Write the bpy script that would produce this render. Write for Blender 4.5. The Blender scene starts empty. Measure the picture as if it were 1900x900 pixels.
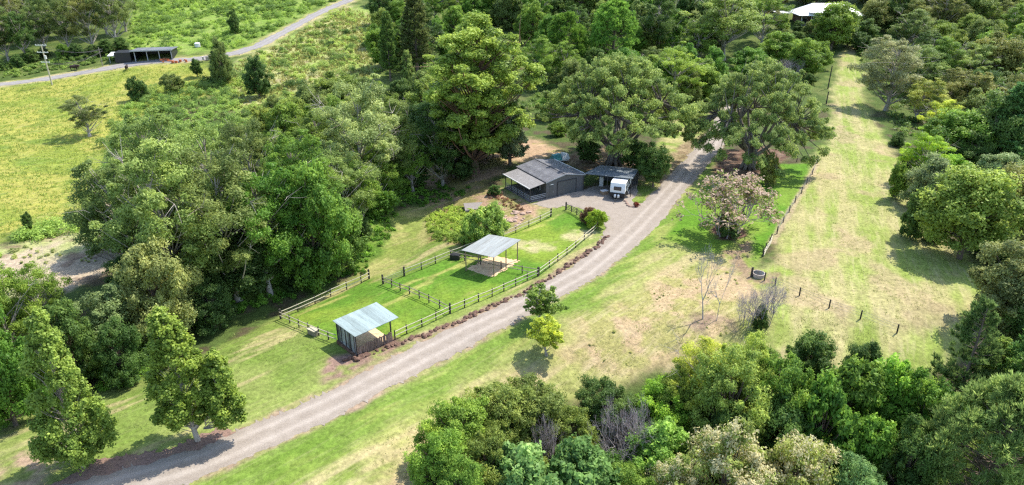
import bpy, math, random
import numpy as np
from mathutils import Vector, Matrix
R = math.radians
C = bpy.context.scene.collection
scn = bpy.context.scene

# ------------------------------------------------------------ camera, sky, sun
H = 42.0
PITCH = 25.0
FPX = 1284.0
cam = bpy.data.cameras.new('camera'); camo = bpy.data.objects.new('camera', cam); C.objects.link(camo)
camo.location = (0, 0, H); camo.rotation_euler = (R(90-PITCH), 0, 0)
cam.sensor_width = 36; cam.lens = 36*FPX/1900; cam.clip_start = .5; cam.clip_end = 4000
scn.camera = camo
SUN_AZ = math.atan2(.8, .6)      # clockwise from +Y
SUN_EL = R(57)
world = bpy.data.worlds.new('World'); scn.world = world; world.use_nodes = True
wn = world.node_tree.nodes; wl = world.node_tree.links
sky = wn.new('ShaderNodeTexSky'); sky.sky_type = 'NISHITA'; sky.sun_disc = False
sky.sun_elevation = SUN_EL; sky.sun_rotation = SUN_AZ; sky.air_density = 1; sky.dust_density = 1.0; sky.ozone_density = 1
wn['Background'].inputs[1].default_value = .15
wl.new(sky.outputs[0], wn['Background'].inputs[0])
sl = bpy.data.lights.new('sun', 'SUN'); sl.energy = 3.0; sl.angle = R(.5); sl.color = (1, .95, .86)
so = bpy.data.objects.new('sun', sl); C.objects.link(so)
sv = Vector((math.sin(SUN_AZ)*math.cos(SUN_EL), math.cos(SUN_AZ)*math.cos(SUN_EL), math.sin(SUN_EL)))
so.rotation_euler = sv.to_track_quat('Z', 'Y').to_euler(); so.location = sv*300
scn.view_settings.view_transform = 'Standard'; scn.view_settings.look = 'None'
scn.view_settings.exposure = 1.28; scn.view_settings.gamma = 1
scn.cycles.max_bounces = 6; scn.cycles.diffuse_bounces = 4; scn.cycles.glossy_bounces = 2
scn.cycles.transmission_bounces = 4; scn.cycles.transparent_max_bounces = 4
scn.cycles.use_denoising = False; scn.cycles.pixel_filter_type = 'BLACKMAN_HARRIS'; scn.cycles.filter_width = 1.3
scn.cycles.sample_clamp_indirect = 6

# ------------------------------------------------------------ noise
def vnoise(x, y, s=0):
    x = np.asarray(x, float); y = np.asarray(y, float)
    xi = np.floor(x).astype(np.int64); yi = np.floor(y).astype(np.int64)
    fx = x-xi; fy = y-yi; fx = fx*fx*(3-2*fx); fy = fy*fy*(3-2*fy)
    def h(a, b):
        n = (a*374761393 + b*668265263 + s*974634777) & 0xffffffff
        n = ((n ^ (n >> 13))*1274126177) & 0xffffffff
        n = n ^ (n >> 16)
        return (n & 0xffff)/65535.0
    return (h(xi, yi)*(1-fx)+h(xi+1, yi)*fx)*(1-fy)+(h(xi, yi+1)*(1-fx)+h(xi+1, yi+1)*fx)*fy
def fbm(x, y, s=0, o=4):
    r = 0; a = .5; t = 0
    for k in range(o):
        r = r+a*vnoise(x*2**k, y*2**k, s+k*7); t += a; a *= .55
    return r/t
def sst(a, b, x):
    t = np.clip((x-a)/(b-a), 0, 1); return t*t*(3-2*t)
def seg_dist(px, py, pts, closed=False):
    d = np.full(np.shape(px), 1e9)
    n = len(pts)
    for i in range(n if closed else n-1):
        ax, ay = pts[i][:2]; bx, by = pts[(i+1) % n][:2]
        vx, vy = bx-ax, by-ay; L = vx*vx+vy*vy+1e-9
        t = np.clip(((px-ax)*vx+(py-ay)*vy)/L, 0, 1)
        d = np.minimum(d, np.hypot(px-ax-t*vx, py-ay-t*vy))
    return d
def inside(px, py, pts):
    c = np.zeros(np.shape(px), bool); n = len(pts)
    for i in range(n):
        ax, ay = pts[i][:2]; bx, by = pts[(i+1) % n][:2]
        if ay == by: continue
        c ^= ((ay > py) != (by > py)) & (px < (bx-ax)*(py-ay)/(by-ay)+ax)
    return c
def psdf(px, py, pts):            # signed distance, negative inside
    d = seg_dist(px, py, pts, True); return np.where(inside(px, py, pts), -d, d)

# ------------------------------------------------------------ terrain height
_p = R(PITCH)
def ray(px, py):
    a = (px-950)/FPX; b = -(py-450)/FPX
    return np.array((a, math.cos(_p)+b*math.sin(_p), -math.sin(_p)+b*math.cos(_p)))
def flat(px, py, z=0):
    d = ray(px, py); t = (z-H)/d[2]; return (d[0]*t, d[1]*t)
GULLY = [flat(*q) for q in [(-150, 760), (60, 700), (200, 668), (350, 595), (500, 545), (600, 505), (690, 450), (770, 380), (800, 335), (760, 280), (690, 230)]]
PADW = [flat(*q) for q in [(0, 880), (640, 640), (850, 590), (1010, 520), (1115, 450), (1060, 380), (836, 470), (521, 585), (300, 700)]]
def zfun(x, y):
    x = np.asarray(x, float); y = np.asarray(y, float)
    r = (y-195-.25*np.clip(-x-40, 0, 80)*0); k = 22.
    ramp = .145*k*np.logaddexp(0, np.clip(r/k, -30, 60))
    ramp = ramp*(1-.75*sst(330, 700, y))+sst(330, 700, y)*18
    z = ramp
    g = seg_dist(x, y, GULLY)
    z = z-2.6*np.exp(-(g/8.0)**2)
    # left hillside beyond the gully rises a little more
    z = z+5*sst(150, 230, y)*sst(-15, -60, x)*(1-sst(-110, -150, x))*.6
    # near right slope falls away towards the camera and to the right
    near = np.clip(66-y+.12*np.clip(x, 0, 60), 0, 60)
    z = z-.2*near**1.15*sst(-14, 6, x)
    z = z-np.clip(x-(52+.25*(y-60)), 0, 60)*.09*sst(50, 90, y)*(1-sst(170, 230, y))
    z = z+.5*(fbm(x/22, y/22, 5, 3)-.5)
    return z
def at(px, py, h=0.0):
    """where the sight line through a photo pixel meets the ground (raised by h)"""
    d = ray(px, py); o = np.array((0, 0, H))
    t = np.concatenate([np.linspace(25, 200, 900), np.linspace(200.3, 1500, 1600)])
    p = o+t[:, None]*d
    e = p[:, 2]-(zfun(p[:, 0], p[:, 1])+h)
    i = np.argmax(e < 0)
    if i == 0: i = len(t)-1
    f = e[i-1]/(e[i-1]-e[i]); tt = t[i-1]+(t[i]-t[i-1])*f
    q = o+tt*d
    return Vector((q[0], q[1], q[2]))
def at_z(px, py, z):
    d = ray(px, py); t = (z-H)/d[2]; return Vector((d[0]*t, d[1]*t, z))
def depth(p): return p[1]*math.cos(_p)-(p[2]-H)*math.sin(_p)
def height_to(p, ty):             # height above p whose image row is ty
    b = -(ty-450)/FPX
    # (yc)/(zc)=b  yc = y*sin+ (z-H)*cos ; zc = y*cos-(z-H)*sin
    y = p[1]; s = math.sin(_p); c = math.cos(_p)
    zz = y*(b*c-s)/(c+b*s)
    return zz+H-p[2]
def G(x, y): return float(zfun(x, y))

# ------------------------------------------------------------ object helpers
def tag(o, label=None, cat=None, group=None, kind=None):
    if label: o['label'] = label
    if cat: o['category'] = cat
    if group: o['group'] = group
    if kind: o['kind'] = kind
    return o
def empty(name, loc, rz=0, **k):
    o = bpy.data.objects.new(name, None); C.objects.link(o); o.location = loc; o.rotation_euler = (0, 0, rz)
    o.empty_display_size = .3
    return tag(o, **k)
def np_mesh(name, V, F, mat, smooth=False):
    """F: (n,k) array"""
    me = bpy.data.meshes.new(name); V = np.asarray(V, np.float32); F = np.asarray(F, np.int32)
    n, k = F.shape
    me.vertices.add(len(V)); me.vertices.foreach_set('co', V.ravel())
    me.loops.add(n*k); me.loops.foreach_set('vertex_index', F.ravel())
    me.polygons.add(n); me.polygons.foreach_set('loop_start', np.arange(0, n*k, k, dtype=np.int32))
    me.polygons.foreach_set('loop_total', np.full(n, k, np.int32))
    if smooth: me.polygons.foreach_set('use_smooth', np.ones(n, bool))
    me.update(calc_edges=True)
    if mat: me.materials.append(mat)
    return me
def link(name, me, parent=None):
    o = bpy.data.objects.new(name, me); C.objects.link(o)
    if parent: o.parent = parent
    return o
class MB:
    def __init__(s): s.v = []; s.f = []; s.m = []
    def poly(s, pts, faces):
        n = len(s.v); s.v += [tuple(p) for p in pts]; s.f += [tuple(i+n for i in f) for f in faces]; return s
    def box(s, c, d, rz=0, bev=0):
        hx, hy, hz = d[0]/2, d[1]/2, d[2]/2; cs, sn = math.cos(rz), math.sin(rz)
        P = []
        for z in (-hz, hz):
            for x, y in ((-hx, -hy), (hx, -hy), (hx, hy), (-hx, hy)):
                P.append((c[0]+x*cs-y*sn, c[1]+x*sn+y*cs, c[2]+z))
        return s.poly(P, [(3, 2, 1, 0), (4, 5, 6, 7), (0, 1, 5, 4), (1, 2, 6, 5), (2, 3, 7, 6), (3, 0, 4, 7)])
    def tube(s, pts, rad, n=8, cap=True):
        pts = [Vector(p) for p in pts]
        if not hasattr(rad, '__len__'): rad = [rad]*len(pts)
        base = len(s.v); ref = None
        for i, p in enumerate(pts):
            t = (pts[min(i+1, len(pts)-1)]-pts[max(i-1, 0)]).normalized()
            if ref is None:
                ref = Vector((1, 0, 0)) if abs(t.x) < .8 else Vector((0, 1, 0))
            u = (ref-t*ref.dot(t)).normalized(); w = t.cross(u); ref = u
            for k in range(n):
                a = 2*math.pi*k/n; s.v.append(tuple(p+(u*math.cos(a)+w*math.sin(a))*rad[i]))
        for i in range(len(pts)-1):
            for k in range(n):
                a = base+i*n+k; b = base+i*n+(k+1) % n; s.f.append((a, b, b+n, a+n))
        if cap:
            s.f.append(tuple(base+k for k in reversed(range(n))))
            s.f.append(tuple(base+(len(pts)-1)*n+k for k in range(n)))
        return s
    def slab(s, q, th):            # q: 4+ coplanar-ish top points, thickness downwards
        n = len(q); P = [tuple(p) for p in q]+[(p[0], p[1], p[2]-th) for p in q]
        F = [tuple(range(n)), tuple(reversed(range(n, 2*n)))]+[(i, n+i, n+(i+1) % n, (i+1) % n) for i in range(n)]
        return s.poly(P, F)
    def build(s, name, mat, parent=None, smooth=False):
        me = bpy.data.meshes.new(name); me.from_pydata(s.v, [], s.f); me.update()
        import bmesh
        bm = bmesh.new(); bm.from_mesh(me); bmesh.ops.recalc_face_normals(bm, faces=bm.faces); bm.to_mesh(me); bm.free()
        if smooth: me.polygons.foreach_set('use_smooth', np.ones(len(me.polygons), bool))
        me.materials.append(mat)
        return link(name, me, parent)
def copy_tree(o, parent=None):
    c = o.copy(); C.objects.link(c); c.parent = parent
    for ch in list(o.children): copy_tree(ch, c)
    return c

# ------------------------------------------------------------ materials
def newmat(name):
    m = bpy.data.materials.new(name); m.use_nodes = True; nt = m.node_tree
    return m, nt, nt.nodes, nt.links, nt.nodes['Principled BSDF']
def simple(name, col, rough=.7, metal=0, var=.25, scale=3, bump=0, bscale=30, stretch=(1, 1, 1), spec=.4, dirt_dapple=None, dscale=1.2):
    m, nt, N, L, b = newmat(name)
    tc = N.new('ShaderNodeTexCoord'); mp = N.new('ShaderNodeMapping'); mp.inputs['Scale'].default_value = stretch
    L.new(tc.outputs['Object'], mp.inputs[0])
    nz = N.new('ShaderNodeTexNoise'); nz.inputs['Scale'].default_value = scale; nz.inputs['Detail'].default_value = 6
    nz.inputs['Roughness'].default_value = .65
    L.new(mp.outputs[0], nz.inputs['Vector'])
    rp = N.new('ShaderNodeValToRGB'); e = rp.color_ramp.elements
    e[0].position = .3; e[1].position = .7
    e[0].color = (*[c*(1-var) for c in col], 1); e[1].color = (*[min(1, c*(1+var)) for c in col], 1)
    L.new(nz.outputs['Fac'], rp.inputs[0]); out = rp.outputs[0]
    if dirt_dapple:
        n2 = N.new('ShaderNodeTexNoise'); n2.inputs['Scale'].default_value = dscale; n2.inputs['Detail'].default_value = 8
        n2.inputs['Roughness'].default_value = .7
        L.new(mp.outputs[0], n2.inputs['Vector'])
        r2 = N.new('ShaderNodeMapRange'); r2.inputs[1].default_value = .48; r2.inputs[2].default_value = .66
        L.new(n2.outputs['Fac'], r2.inputs[0])
        mx = N.new('ShaderNodeMix'); mx.data_type = 'RGBA'; mx.inputs[7].default_value = (*dirt_dapple, 1)
        L.new(r2.outputs[0], mx.inputs[0]); L.new(out, mx.inputs[6]); out = mx.outputs[2]
    L.new(out, b.inputs['Base Color'])
    b.inputs['Roughness'].default_value = rough; b.inputs['Metallic'].default_value = metal
    b.inputs['Specular IOR Level'].default_value = spec
    if bump:
        n3 = N.new('ShaderNodeTexNoise'); n3.inputs['Scale'].default_value = bscale; n3.inputs['Detail'].default_value = 4
        L.new(mp.outputs[0], n3.inputs['Vector'])
        bp = N.new('ShaderNodeBump'); bp.inputs['Strength'].default_value = bump; bp.inputs['Distance'].default_value = .05
        L.new(n3.outputs['Fac'], bp.inputs['Height']); L.new(bp.outputs[0], b.inputs['Normal'])
    return m
def iron(name, col, axis='X', rough=.45, metal=.0, dirt_dapple=None, pitch=.076, stripe=0.0, stretch=(1, 1, 1)):
    """corrugated sheet: ribs as bump; panels differ slightly"""
    m = simple(name, col, rough, metal, var=.1, scale=1.5, dirt_dapple=dirt_dapple, dscale=.9, stretch=stretch)
    nt = m.node_tree; N = nt.nodes; L = nt.links; b = N['Principled BSDF']
    tc = N.new('ShaderNodeTexCoord'); wv = N.new('ShaderNodeTexWave')
    wv.wave_type = 'BANDS'; wv.bands_direction = axis; wv.inputs['Scale'].default_value = 1/(pitch*2*math.pi)*math.pi
    L.new(tc.outputs['Object'], wv.inputs['Vector'])
    bp = N.new('ShaderNodeBump'); bp.inputs['Strength'].default_value = .5; bp.inputs['Distance'].default_value = .02
    L.new(wv.outputs['Fac'], bp.inputs['Height']); L.new(bp.outputs[0], b.inputs['Normal'])
    # sheet to sheet variation
    sp = N.new('ShaderNodeSeparateXYZ'); L.new(tc.outputs['Object'], sp.inputs[0])
    ml = N.new('ShaderNodeMath'); ml.operation = 'MULTIPLY'; ml.inputs[1].default_value = 1/.76; L.new(sp.outputs[axis], ml.inputs[0])
    fl = N.new('ShaderNodeMath'); fl.operation = 'FLOOR'; L.new(ml.outputs[0], fl.inputs[0])
    wn_ = N.new('ShaderNodeTexWhiteNoise'); wn_.noise_dimensions = '1D'; L.new(fl.outputs[0], wn_.inputs['W'])
    mr = N.new('ShaderNodeMapRange'); mr.inputs[3].default_value = 1-stripe; mr.inputs[4].default_value = 1+stripe
    L.new(wn_.outputs['Value'], mr.inputs[0])
    old = b.inputs['Base Color'].links[0].from_socket
    vm = N.new('ShaderNodeVectorMath'); vm.operation = 'SCALE'; L.new(old, vm.inputs[0]); L.new(mr.outputs[0], vm.inputs['Scale'])
    L.new(vm.outputs[0], b.inputs['Base Color'])
    return m
def leafmat(name, blossom=None, bl_amt=0.0, transl=.38):
    m, nt, N, L, b = newmat(name)
    oi = N.new('ShaderNodeObjectInfo')
    at_ = N.new('ShaderNodeAttribute'); at_.attribute_name = 'tint'; at_.attribute_type = 'GEOMETRY'
    g = N.new('ShaderNodeNewGeometry')
    # tint -> brightness and a shift to yellow
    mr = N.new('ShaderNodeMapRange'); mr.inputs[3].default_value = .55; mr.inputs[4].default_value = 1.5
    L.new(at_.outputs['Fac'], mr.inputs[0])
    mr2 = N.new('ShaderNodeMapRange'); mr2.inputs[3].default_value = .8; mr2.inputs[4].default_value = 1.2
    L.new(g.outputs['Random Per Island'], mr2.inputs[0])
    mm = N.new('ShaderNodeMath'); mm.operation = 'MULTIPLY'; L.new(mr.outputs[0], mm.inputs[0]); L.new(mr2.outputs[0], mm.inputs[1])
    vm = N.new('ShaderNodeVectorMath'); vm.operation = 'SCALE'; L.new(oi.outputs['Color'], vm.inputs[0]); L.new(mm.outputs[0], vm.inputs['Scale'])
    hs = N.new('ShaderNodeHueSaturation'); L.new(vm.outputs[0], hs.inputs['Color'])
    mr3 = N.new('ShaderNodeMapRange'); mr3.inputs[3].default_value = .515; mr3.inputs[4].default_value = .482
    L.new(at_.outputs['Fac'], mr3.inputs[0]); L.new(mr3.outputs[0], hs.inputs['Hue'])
    out = hs.outputs[0]
    if blossom:
        a2 = N.new('ShaderNodeAttribute'); a2.attribute_name = 'bloom'; a2.attribute_type = 'GEOMETRY'
        ad = N.new('ShaderNodeMath'); ad.operation = 'GREATER_THAN'; ad.inputs[1].default_value = 1-bl_amt
        L.new(a2.outputs['Fac'], ad.inputs[0])
        mx = N.new('ShaderNodeMix'); mx.data_type = 'RGBA'; mx.inputs[7].default_value = (*blossom, 1)
        L.new(ad.outputs[0], mx.inputs[0]); L.new(out, mx.inputs[6]); out = mx.outputs[2]
    L.new(out, b.inputs['Base Color']); b.inputs['Roughness'].default_value = .5
    b.inputs['Specular IOR Level'].default_value = .18
    tr = N.new('ShaderNodeBsdfTranslucent')
    hs2 = N.new('ShaderNodeHueSaturation'); hs2.inputs['Saturation'].default_value = 1.0; hs2.inputs['Value'].default_value = 1.5; hs2.inputs['Hue'].default_value = .49
    L.new(out, hs2.inputs['Color']); L.new(hs2.outputs[0], tr.inputs['Color'])
    ms = N.new('ShaderNodeMixShader'); ms.inputs[0].default_value = transl
    L.new(b.outputs[0], ms.inputs[1]); L.new(tr.outputs[0], ms.inputs[2])
    L.new(ms.outputs[0], N['Material Output'].inputs['Surface'])
    return m
M = {}
M['leaf'] = leafmat('leaf')
M['leaf_bloom'] = leafmat('leaf_bloom', (.60, .55, .30), .50)
M['leaf_pink'] = leafmat('leaf_pink', (.52, .39, .29), .55)
M['bark'] = simple('bark', (.16, .12, .09), .9, var=.4, scale=2, bump=.5, bscale=8, stretch=(1, 1, .3))
M['bark_pale'] = simple('bark_pale', (.42, .37, .31), .8, var=.35, scale=1.2, bump=.3, stretch=(1, 1, .3), dirt_dapple=(.2, .15, .11))
M['bark_red'] = simple('bark_red', (.19, .11, .075), .85, var=.35, scale=1.5, stretch=(1, 1, .3))
M['bark_fig'] = simple('bark_fig', (.15, .125, .10), .9, var=.4, scale=1.2, bump=.4, stretch=(1, 1, .3), dirt_dapple=(.28, .25, .21))
M['twig'] = simple('twig', (.40, .34, .345), .9, var=.3)
M['twig_pale'] = simple('twig_pale', (.44, .40, .38), .9, var=.25)
M['post'] = simple('post', (.055, .045, .04), .85, var=.35, scale=6, bump=.4)
M['rail'] = simple('rail', (.42, .38, .27), .85, var=.25, scale=5)
M['bark_grey'] = simple('bark_grey', (.23, .195, .16), .85, var=.35, scale=1.2, bump=.3, stretch=(1, 1, .3), dirt_dapple=(.12, .09, .07))
M['rail_dark'] = simple('rail_dark', (.24, .205, .155), .85, var=.3, scale=5)
M['rock'] = simple('rock', (.115, .062, .044), .95, var=.45, scale=3, bump=.8, bscale=7, dirt_dapple=(.24, .16, .11), dscale=2.5)
M['rock_pale'] = simple('rock_pale', (.36, .25, .19), .95, var=.35, scale=3, bump=.8, bscale=7)
M['zinc'] = iron('zinc', (.27, .335, .325), 'X', .7, 0, dirt_dapple=(.19, .23, .22), stripe=.16, stretch=(3, .35, 1))
M['zinc_b'] = iron('zinc_b', (.27, .29, .28), 'Y', .6, 0, dirt_dapple=(.20, .20, .185), stripe=.10, stretch=(.35, 3, 1))
M['panel'] = iron('panel', (.30, .32, .33), 'Y', .5, .1, dirt_dapple=(.16, .16, .16), stripe=.55)
M['roofdark'] = iron('roofdark', (.125, .122, .13), 'X', .5, 0, dirt_dapple=(.20, .195, .20), stripe=.14)  # lighter blotches painted in for sun dapples between tree shade
M['roofdark_y'] = iron('roofdark_y', (.24, .225, .215), 'X', .55, 0, dirt_dapple=(.30, .28, .27), stripe=.04)
M['roofblue'] = iron('roofblue', (.12, .145, .165), 'Y', .5, 0, dirt_dapple=(.2, .22, .23), stripe=.08)
M['cladding'] = iron('cladding', (.105, .105, .105), 'X', .6, 0, pitch=.15)
M['door'] = simple('door', (.085, .09, .09), .55, var=.1)
M['white'] = simple('white', (.78, .78, .76), .4, var=.04)
M['offwhite'] = simple('offwhite', (.62, .62, .6), .6, var=.1)
M['greyroof'] = simple('greyroof', (.33, .34, .36), .5, var=.1)
M['black'] = simple('black', (.018, .018, .02), .5, var=.2)
M['darkmetal'] = simple('darkmetal', (.04, .04, .043), .6, var=.3)
M['glass'] = simple('glass', (.02, .025, .03), .08, var=.1, spec=.8)
M['slab'] = simple('slab', (.19, .13, .105), .9, var=.55, scale=3, bump=.6, stretch=(1, 1, .25))
M['timber'] = simple('timber', (.28, .2, .13), .8, var=.3, scale=4)
M['concrete'] = simple('concrete', (.42, .36, .31), .9, var=.2, scale=3, bump=.2)
M['deck'] = simple('deck', (.22, .195, .175), .85, var=.2, scale=3)
M['orange'] = simple('orange', (.45, .13, .05), .6, var=.3, scale=5)
M['teal'] = simple('teal', (.08, .3, .29), .5, var=.15)
M['hide'] = simple('hide', (.035, .02, .016), .8, var=.3)
M['red'] = simple('red', (.4, .05, .03), .6, var=.3, scale=6)
M['rubber'] = simple('rubber', (.02, .02, .02), .8)
M['brick'] = simple('brick', (.16, .10, .075), .9, var=.3)
M['wire'] = simple('wire', (.25, .25, .26), .5, metal=.6)
M['sand'] = simple('sand', (.62, .45, .27), .95, var=.18, scale=2.5, bump=.3, bscale=12, dirt_dapple=(.48, .29, .17))
M['mulch'] = simple('mulch', (.20, .125, .095), .95, var=.5, scale=6, bump=.8, bscale=14, dirt_dapple=(.25, .16, .11), dscale=1.4)
# ------------------------------------------------------------ ground sheet
def axis(lo, f0, f1, hi, st, gr):
    a = list(np.arange(f0, f1, st)); s = st; x = a[-1]
    while x < hi: s = s*gr; x += s; a.append(x)
    s = st; x = a[0]; b = []
    while x > lo: s = s*gr; x -= s; b.append(x)
    return np.array(b[::-1]+a)
W = lambda pts: [tuple(at(*q)[:2]) for q in pts]
ROAD_PX = [(-60, 985), (60, 945), (235, 897), (380, 855), (500, 802), (640, 738), (780, 662), (945, 580), (1020, 540), (1085, 504), (1142, 458), (1176, 425), (1215, 385), (1250, 347), (1290, 303), (1322, 265), (1338, 235), (1352, 210), (1375, 185), (1420, 160), (1455, 135)]
ROAD = W(ROAD_PX)
FORE = W([(985, 379), (1008, 370), (1013, 363), (1050, 358), (1087, 352), (1100, 346), (1180, 338), (1185, 352), (1172, 372), (1190, 384), (1214, 374), (1235, 345), (1262, 340), (1235, 400), (1190, 440), (1150, 472), (1122, 440), (1120, 412), (1100, 395), (1055, 380), (1020, 386)])
FAR_ROAD = W([(-80, 168), (0, 157), (80, 147), (160, 134), (230, 121), (290, 114), (345, 111), (390, 107), (440, 98), (480, 85), (530, 58), (580, 30), (625, 9), (670, -8)])
LAWN_L = W([(-60, 960), (-60, 770), (60, 745), (190, 722), (310, 690), (440, 628), (520, 585), (560, 560), (640, 525), (700, 505), (690, 470), (720, 440), (712, 400), (760, 385), (800, 380), (830, 372), (900, 350), (1020, 360), (1090, 365), (1180, 390), (1180, 430), (1100, 500), (900, 600), (600, 750), (300, 880), (100, 960)])
PADD = W([(521, 592), (685, 518), (711, 528), (750, 512), (836, 477), (1022, 402), (1055, 395), (1109, 423), (998, 513), (835, 582), (729, 632), (640, 640)])
VERGE_R = W([(100, 960), (380, 855), (500, 802), (640, 738), (780, 662), (945, 580), (1084, 504), (1190, 430), (1250, 350), (1310, 290), (1400, 320), (1505, 300), (1440, 430), (1400, 500), (1480, 560), (1690, 640), (1500, 680), (1240, 650), (1150, 720), (900, 760), (800, 860), (740, 960)])
FIELD_R = W([(1430, 470), (1505, 300), (1540, 250), (1545, 160), (1560, 100), (1585, 85), (1605, 130), (1600, 180), (1640, 260), (1700, 330), (1700, 380), (1750, 450), (1850, 505), (1880, 560), (1800, 650), (1690, 690), (1450, 690), (1400, 560)])
LUSH = W([(1235, 440), (1262, 400), (1300, 345), (1330, 322), (1400, 325), (1440, 305), (1506, 303), (1470, 385), (1425, 462), (1395, 500), (1350, 470), (1290, 470)])
DRY_C = W([(1040, 640), (1150, 560), (1230, 500), (1330, 470), (1400, 520), (1400, 620), (1260, 660), (1180, 700), (1040, 690)])
DRY_F = W([(640, 960), (740, 830), (830, 760), (930, 715), (1000, 690), (950, 730), (860, 800), (800, 900), (780, 960)])
FIELD_L = W([(-300, 190), (0, 162), (230, 126), (300, 118), (360, 116), (410, 130), (400, 165), (330, 190), (255, 215), (215, 260), (190, 320), (165, 380), (150, 400), (60, 430), (-40, 455), (-300, 500)])
HILL_D = W([(400, 165), (440, 115), (520, 75), (640, 10), (700, 20), (705, 120), (690, 160), (640, 190), (520, 215), (430, 200)])
HILL_G = W([(240, 100), (250, 0), (260, -20), (660, -20), (560, 30), (480, 75), (430, 95), (330, 100)])
CLEAR_L = W([(-60, 470), (60, 445), (150, 415), (220, 400), (330, 440), (210, 500), (120, 540), (-60, 560)])
DIRT_G = W([(640, 300), (930, 260), (985, 255), (1050, 285), (960, 300), (915, 330), (860, 370), (780, 395), (820, 350)])
DIRT_G2 = W([(800, 385), (900, 345), (985, 380), (1010, 385), (950, 440), (930, 395), (880, 380), (820, 440), (800, 445)])
GARDEN = W([(798, 395), (850, 380), (880, 385), (930, 430), (860, 458), (800, 448)])
FIGBED = W([(1318, 322), (1330, 285), (1410, 270), (1480, 285), (1440, 305), (1412, 328), (1360, 335)])
FIGBED1 = W([(1040, 300), (1080, 270), (1200, 270), (1230, 300), (1260, 270), (1300, 250), (1330, 235), (1345, 245), (1300, 290), (1235, 345), (1185, 335), (1090, 318)])
LAWN_B = W([(1185, 330), (1215, 280), (1250, 225), (1310, 205), (1320, 240), (1295, 280), (1235, 340), (1200, 372), (1165, 376)])
MOWN = W([(640, 525), (720, 455), (735, 395), (800, 385), (790, 450), (740, 500), (700, 520)])
MULCHS = W([(90, 905), (180, 862), (330, 838), (372, 810), (412, 803), (445, 806), (340, 858), (235, 885), (130, 930)])
ROCKLINE_PX = [(640, 668), (668, 664), (700, 652), (730, 642), (790, 622), (845, 600), (910, 570), (970, 545), (1010, 522), (1055, 492), (1110, 459), (1128, 437)]
ROCKLINE = W(ROCKLINE_PX)
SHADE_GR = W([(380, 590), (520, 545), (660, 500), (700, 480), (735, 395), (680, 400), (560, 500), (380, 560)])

X = axis(-600, -62, 75, 900, .42, 1.028)
Y = axis(-60, 36, 150, 1500, .42, 1.018)
gx, gy = np.meshgrid(X, Y); ny, nx = gx.shape
gz = zfun(gx, gy)
def msk(pts, w=1.0, amp=2.0, s=1, sc=3.0):
    d = psdf(gx, gy, pts)+(fbm(gx/sc, gy/sc, s)-.5)*2*amp
    return 1-sst(-w, w, d)
def line_msk(pts, r, w=.5, amp=.8, s=2, sc=1.6):
    d = seg_dist(gx, gy, pts)-r+(fbm(gx/sc, gy/sc, s)-.5)*2*amp
    return 1-sst(-w, w, d)
def col(c): return np.array(c)[None, None, :]*np.ones((ny, nx, 1))
def mix(a, b, m): return a*(1-m[..., None])+b*m[..., None]
TAN = (.42, .325, .185); STRAW = (.46, .40, .20); GRN = (.16, .235, .042); YGR = (.29, .33, .075); LUSHC = (.115, .24, .022)
n1 = fbm(gx/9, gy/9, 11); n2 = fbm(gx/2.6, gy/2.6, 12); n3 = fbm(gx/22, gy/22, 13, 3); n4 = fbm(gx/1.1, gy/1.1, 14, 3)
# anisotropic patches: long in the road direction
u = (gx*.72+gy*.69); v = (gx*-.69+gy*.72)
na = fbm(u/9, v/1.7, 15); _ax = gx*.927-gy*.375; _al = gx*.375+gy*.927; nf = fbm(_ax/1.5, _al/22, 16, 3)
Zc = mix(col((.085, .13, .03)), col((.10, .085, .045)), sst(.45, .66, n2)); rough = np.full((ny, nx), .6)
strawm = np.zeros((ny, nx))
# far meadow / hills beyond
m = sst(150, 190, gy)*1.0; Zc = mix(Zc, mix(col((.075, .12, .025)), col((.14, .18, .045)), sst(.4, .65, n2)), m)
def put(m, c, st=None, ro=None):
    global Zc, strawm, rough
    Zc = mix(Zc, c, m)
    if st is not None: strawm = strawm*(1-m)+st*m
    if ro is not None: rough = rough*(1-m)+ro*m
put(msk(HILL_G, 3, 4), mix(col((.20, .32, .05)), col((.27, .36, .08)), sst(.4, .65, n2)), .1, 1)
put(msk(HILL_D, 3, 4), mix(mix(col((.27, .37, .075)), col((.40, .42, .15)), sst(.42, .6, n1)), col((.40, .33, .18)), sst(.58, .7, n2)*.7), .3, 1)
put(msk(FIELD_L, 2, 4), mix(mix(col((.25, .31, .045)), col((.37, .37, .075)), sst(.4, .62, n1)), col((.15, .25, .035)), sst(.55, .72, n2)*.7), .25, 1)
put(line_msk(FAR_ROAD, 3.2, 1.0, 1.2), mix(col(YGR), col(STRAW), sst(.4, .6, n2)), .3, .8)
put(msk(CLEAR_L, 1.5, 2), mix(mix(col((.38, .42, .15)), col((.50, .41, .28)), sst(.4, .6, n1)), col((.22, .15, .10)), sst(.6, .7, n2)*.8), .3, .8)
put(msk(DIRT_G, 1.5, 2), mix(col((.42, .29, .17)), col((.30, .27, .09)), sst(.45, .6, n2)), .3, .5)
put(msk(LAWN_L, .8, 1.0), mix(mix(col(GRN), col((.23, .29, .07)), sst(.38, .6, n1)), col((.42, .36, .17)), sst(.56, .7, na)*.75), .12, .35)
put(msk(MOWN, .8, 1.0), mix(col((.22, .28, .06)), col((.33, .33, .11)), sst(.4, .6, n2)), .15, .3)
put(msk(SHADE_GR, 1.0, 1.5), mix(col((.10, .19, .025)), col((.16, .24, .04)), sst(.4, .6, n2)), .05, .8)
put(msk(DIRT_G2, .8, 1.5), mix(col((.40, .27, .17)), col((.26, .24, .08)), sst(.5, .6, n2)), .3, .8)
put(msk(GARDEN, .8, 1.0), mix(col((.16, .24, .03)), col((.28, .20, .09)), sst(.45, .6, n4)), .2, 1)
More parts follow.
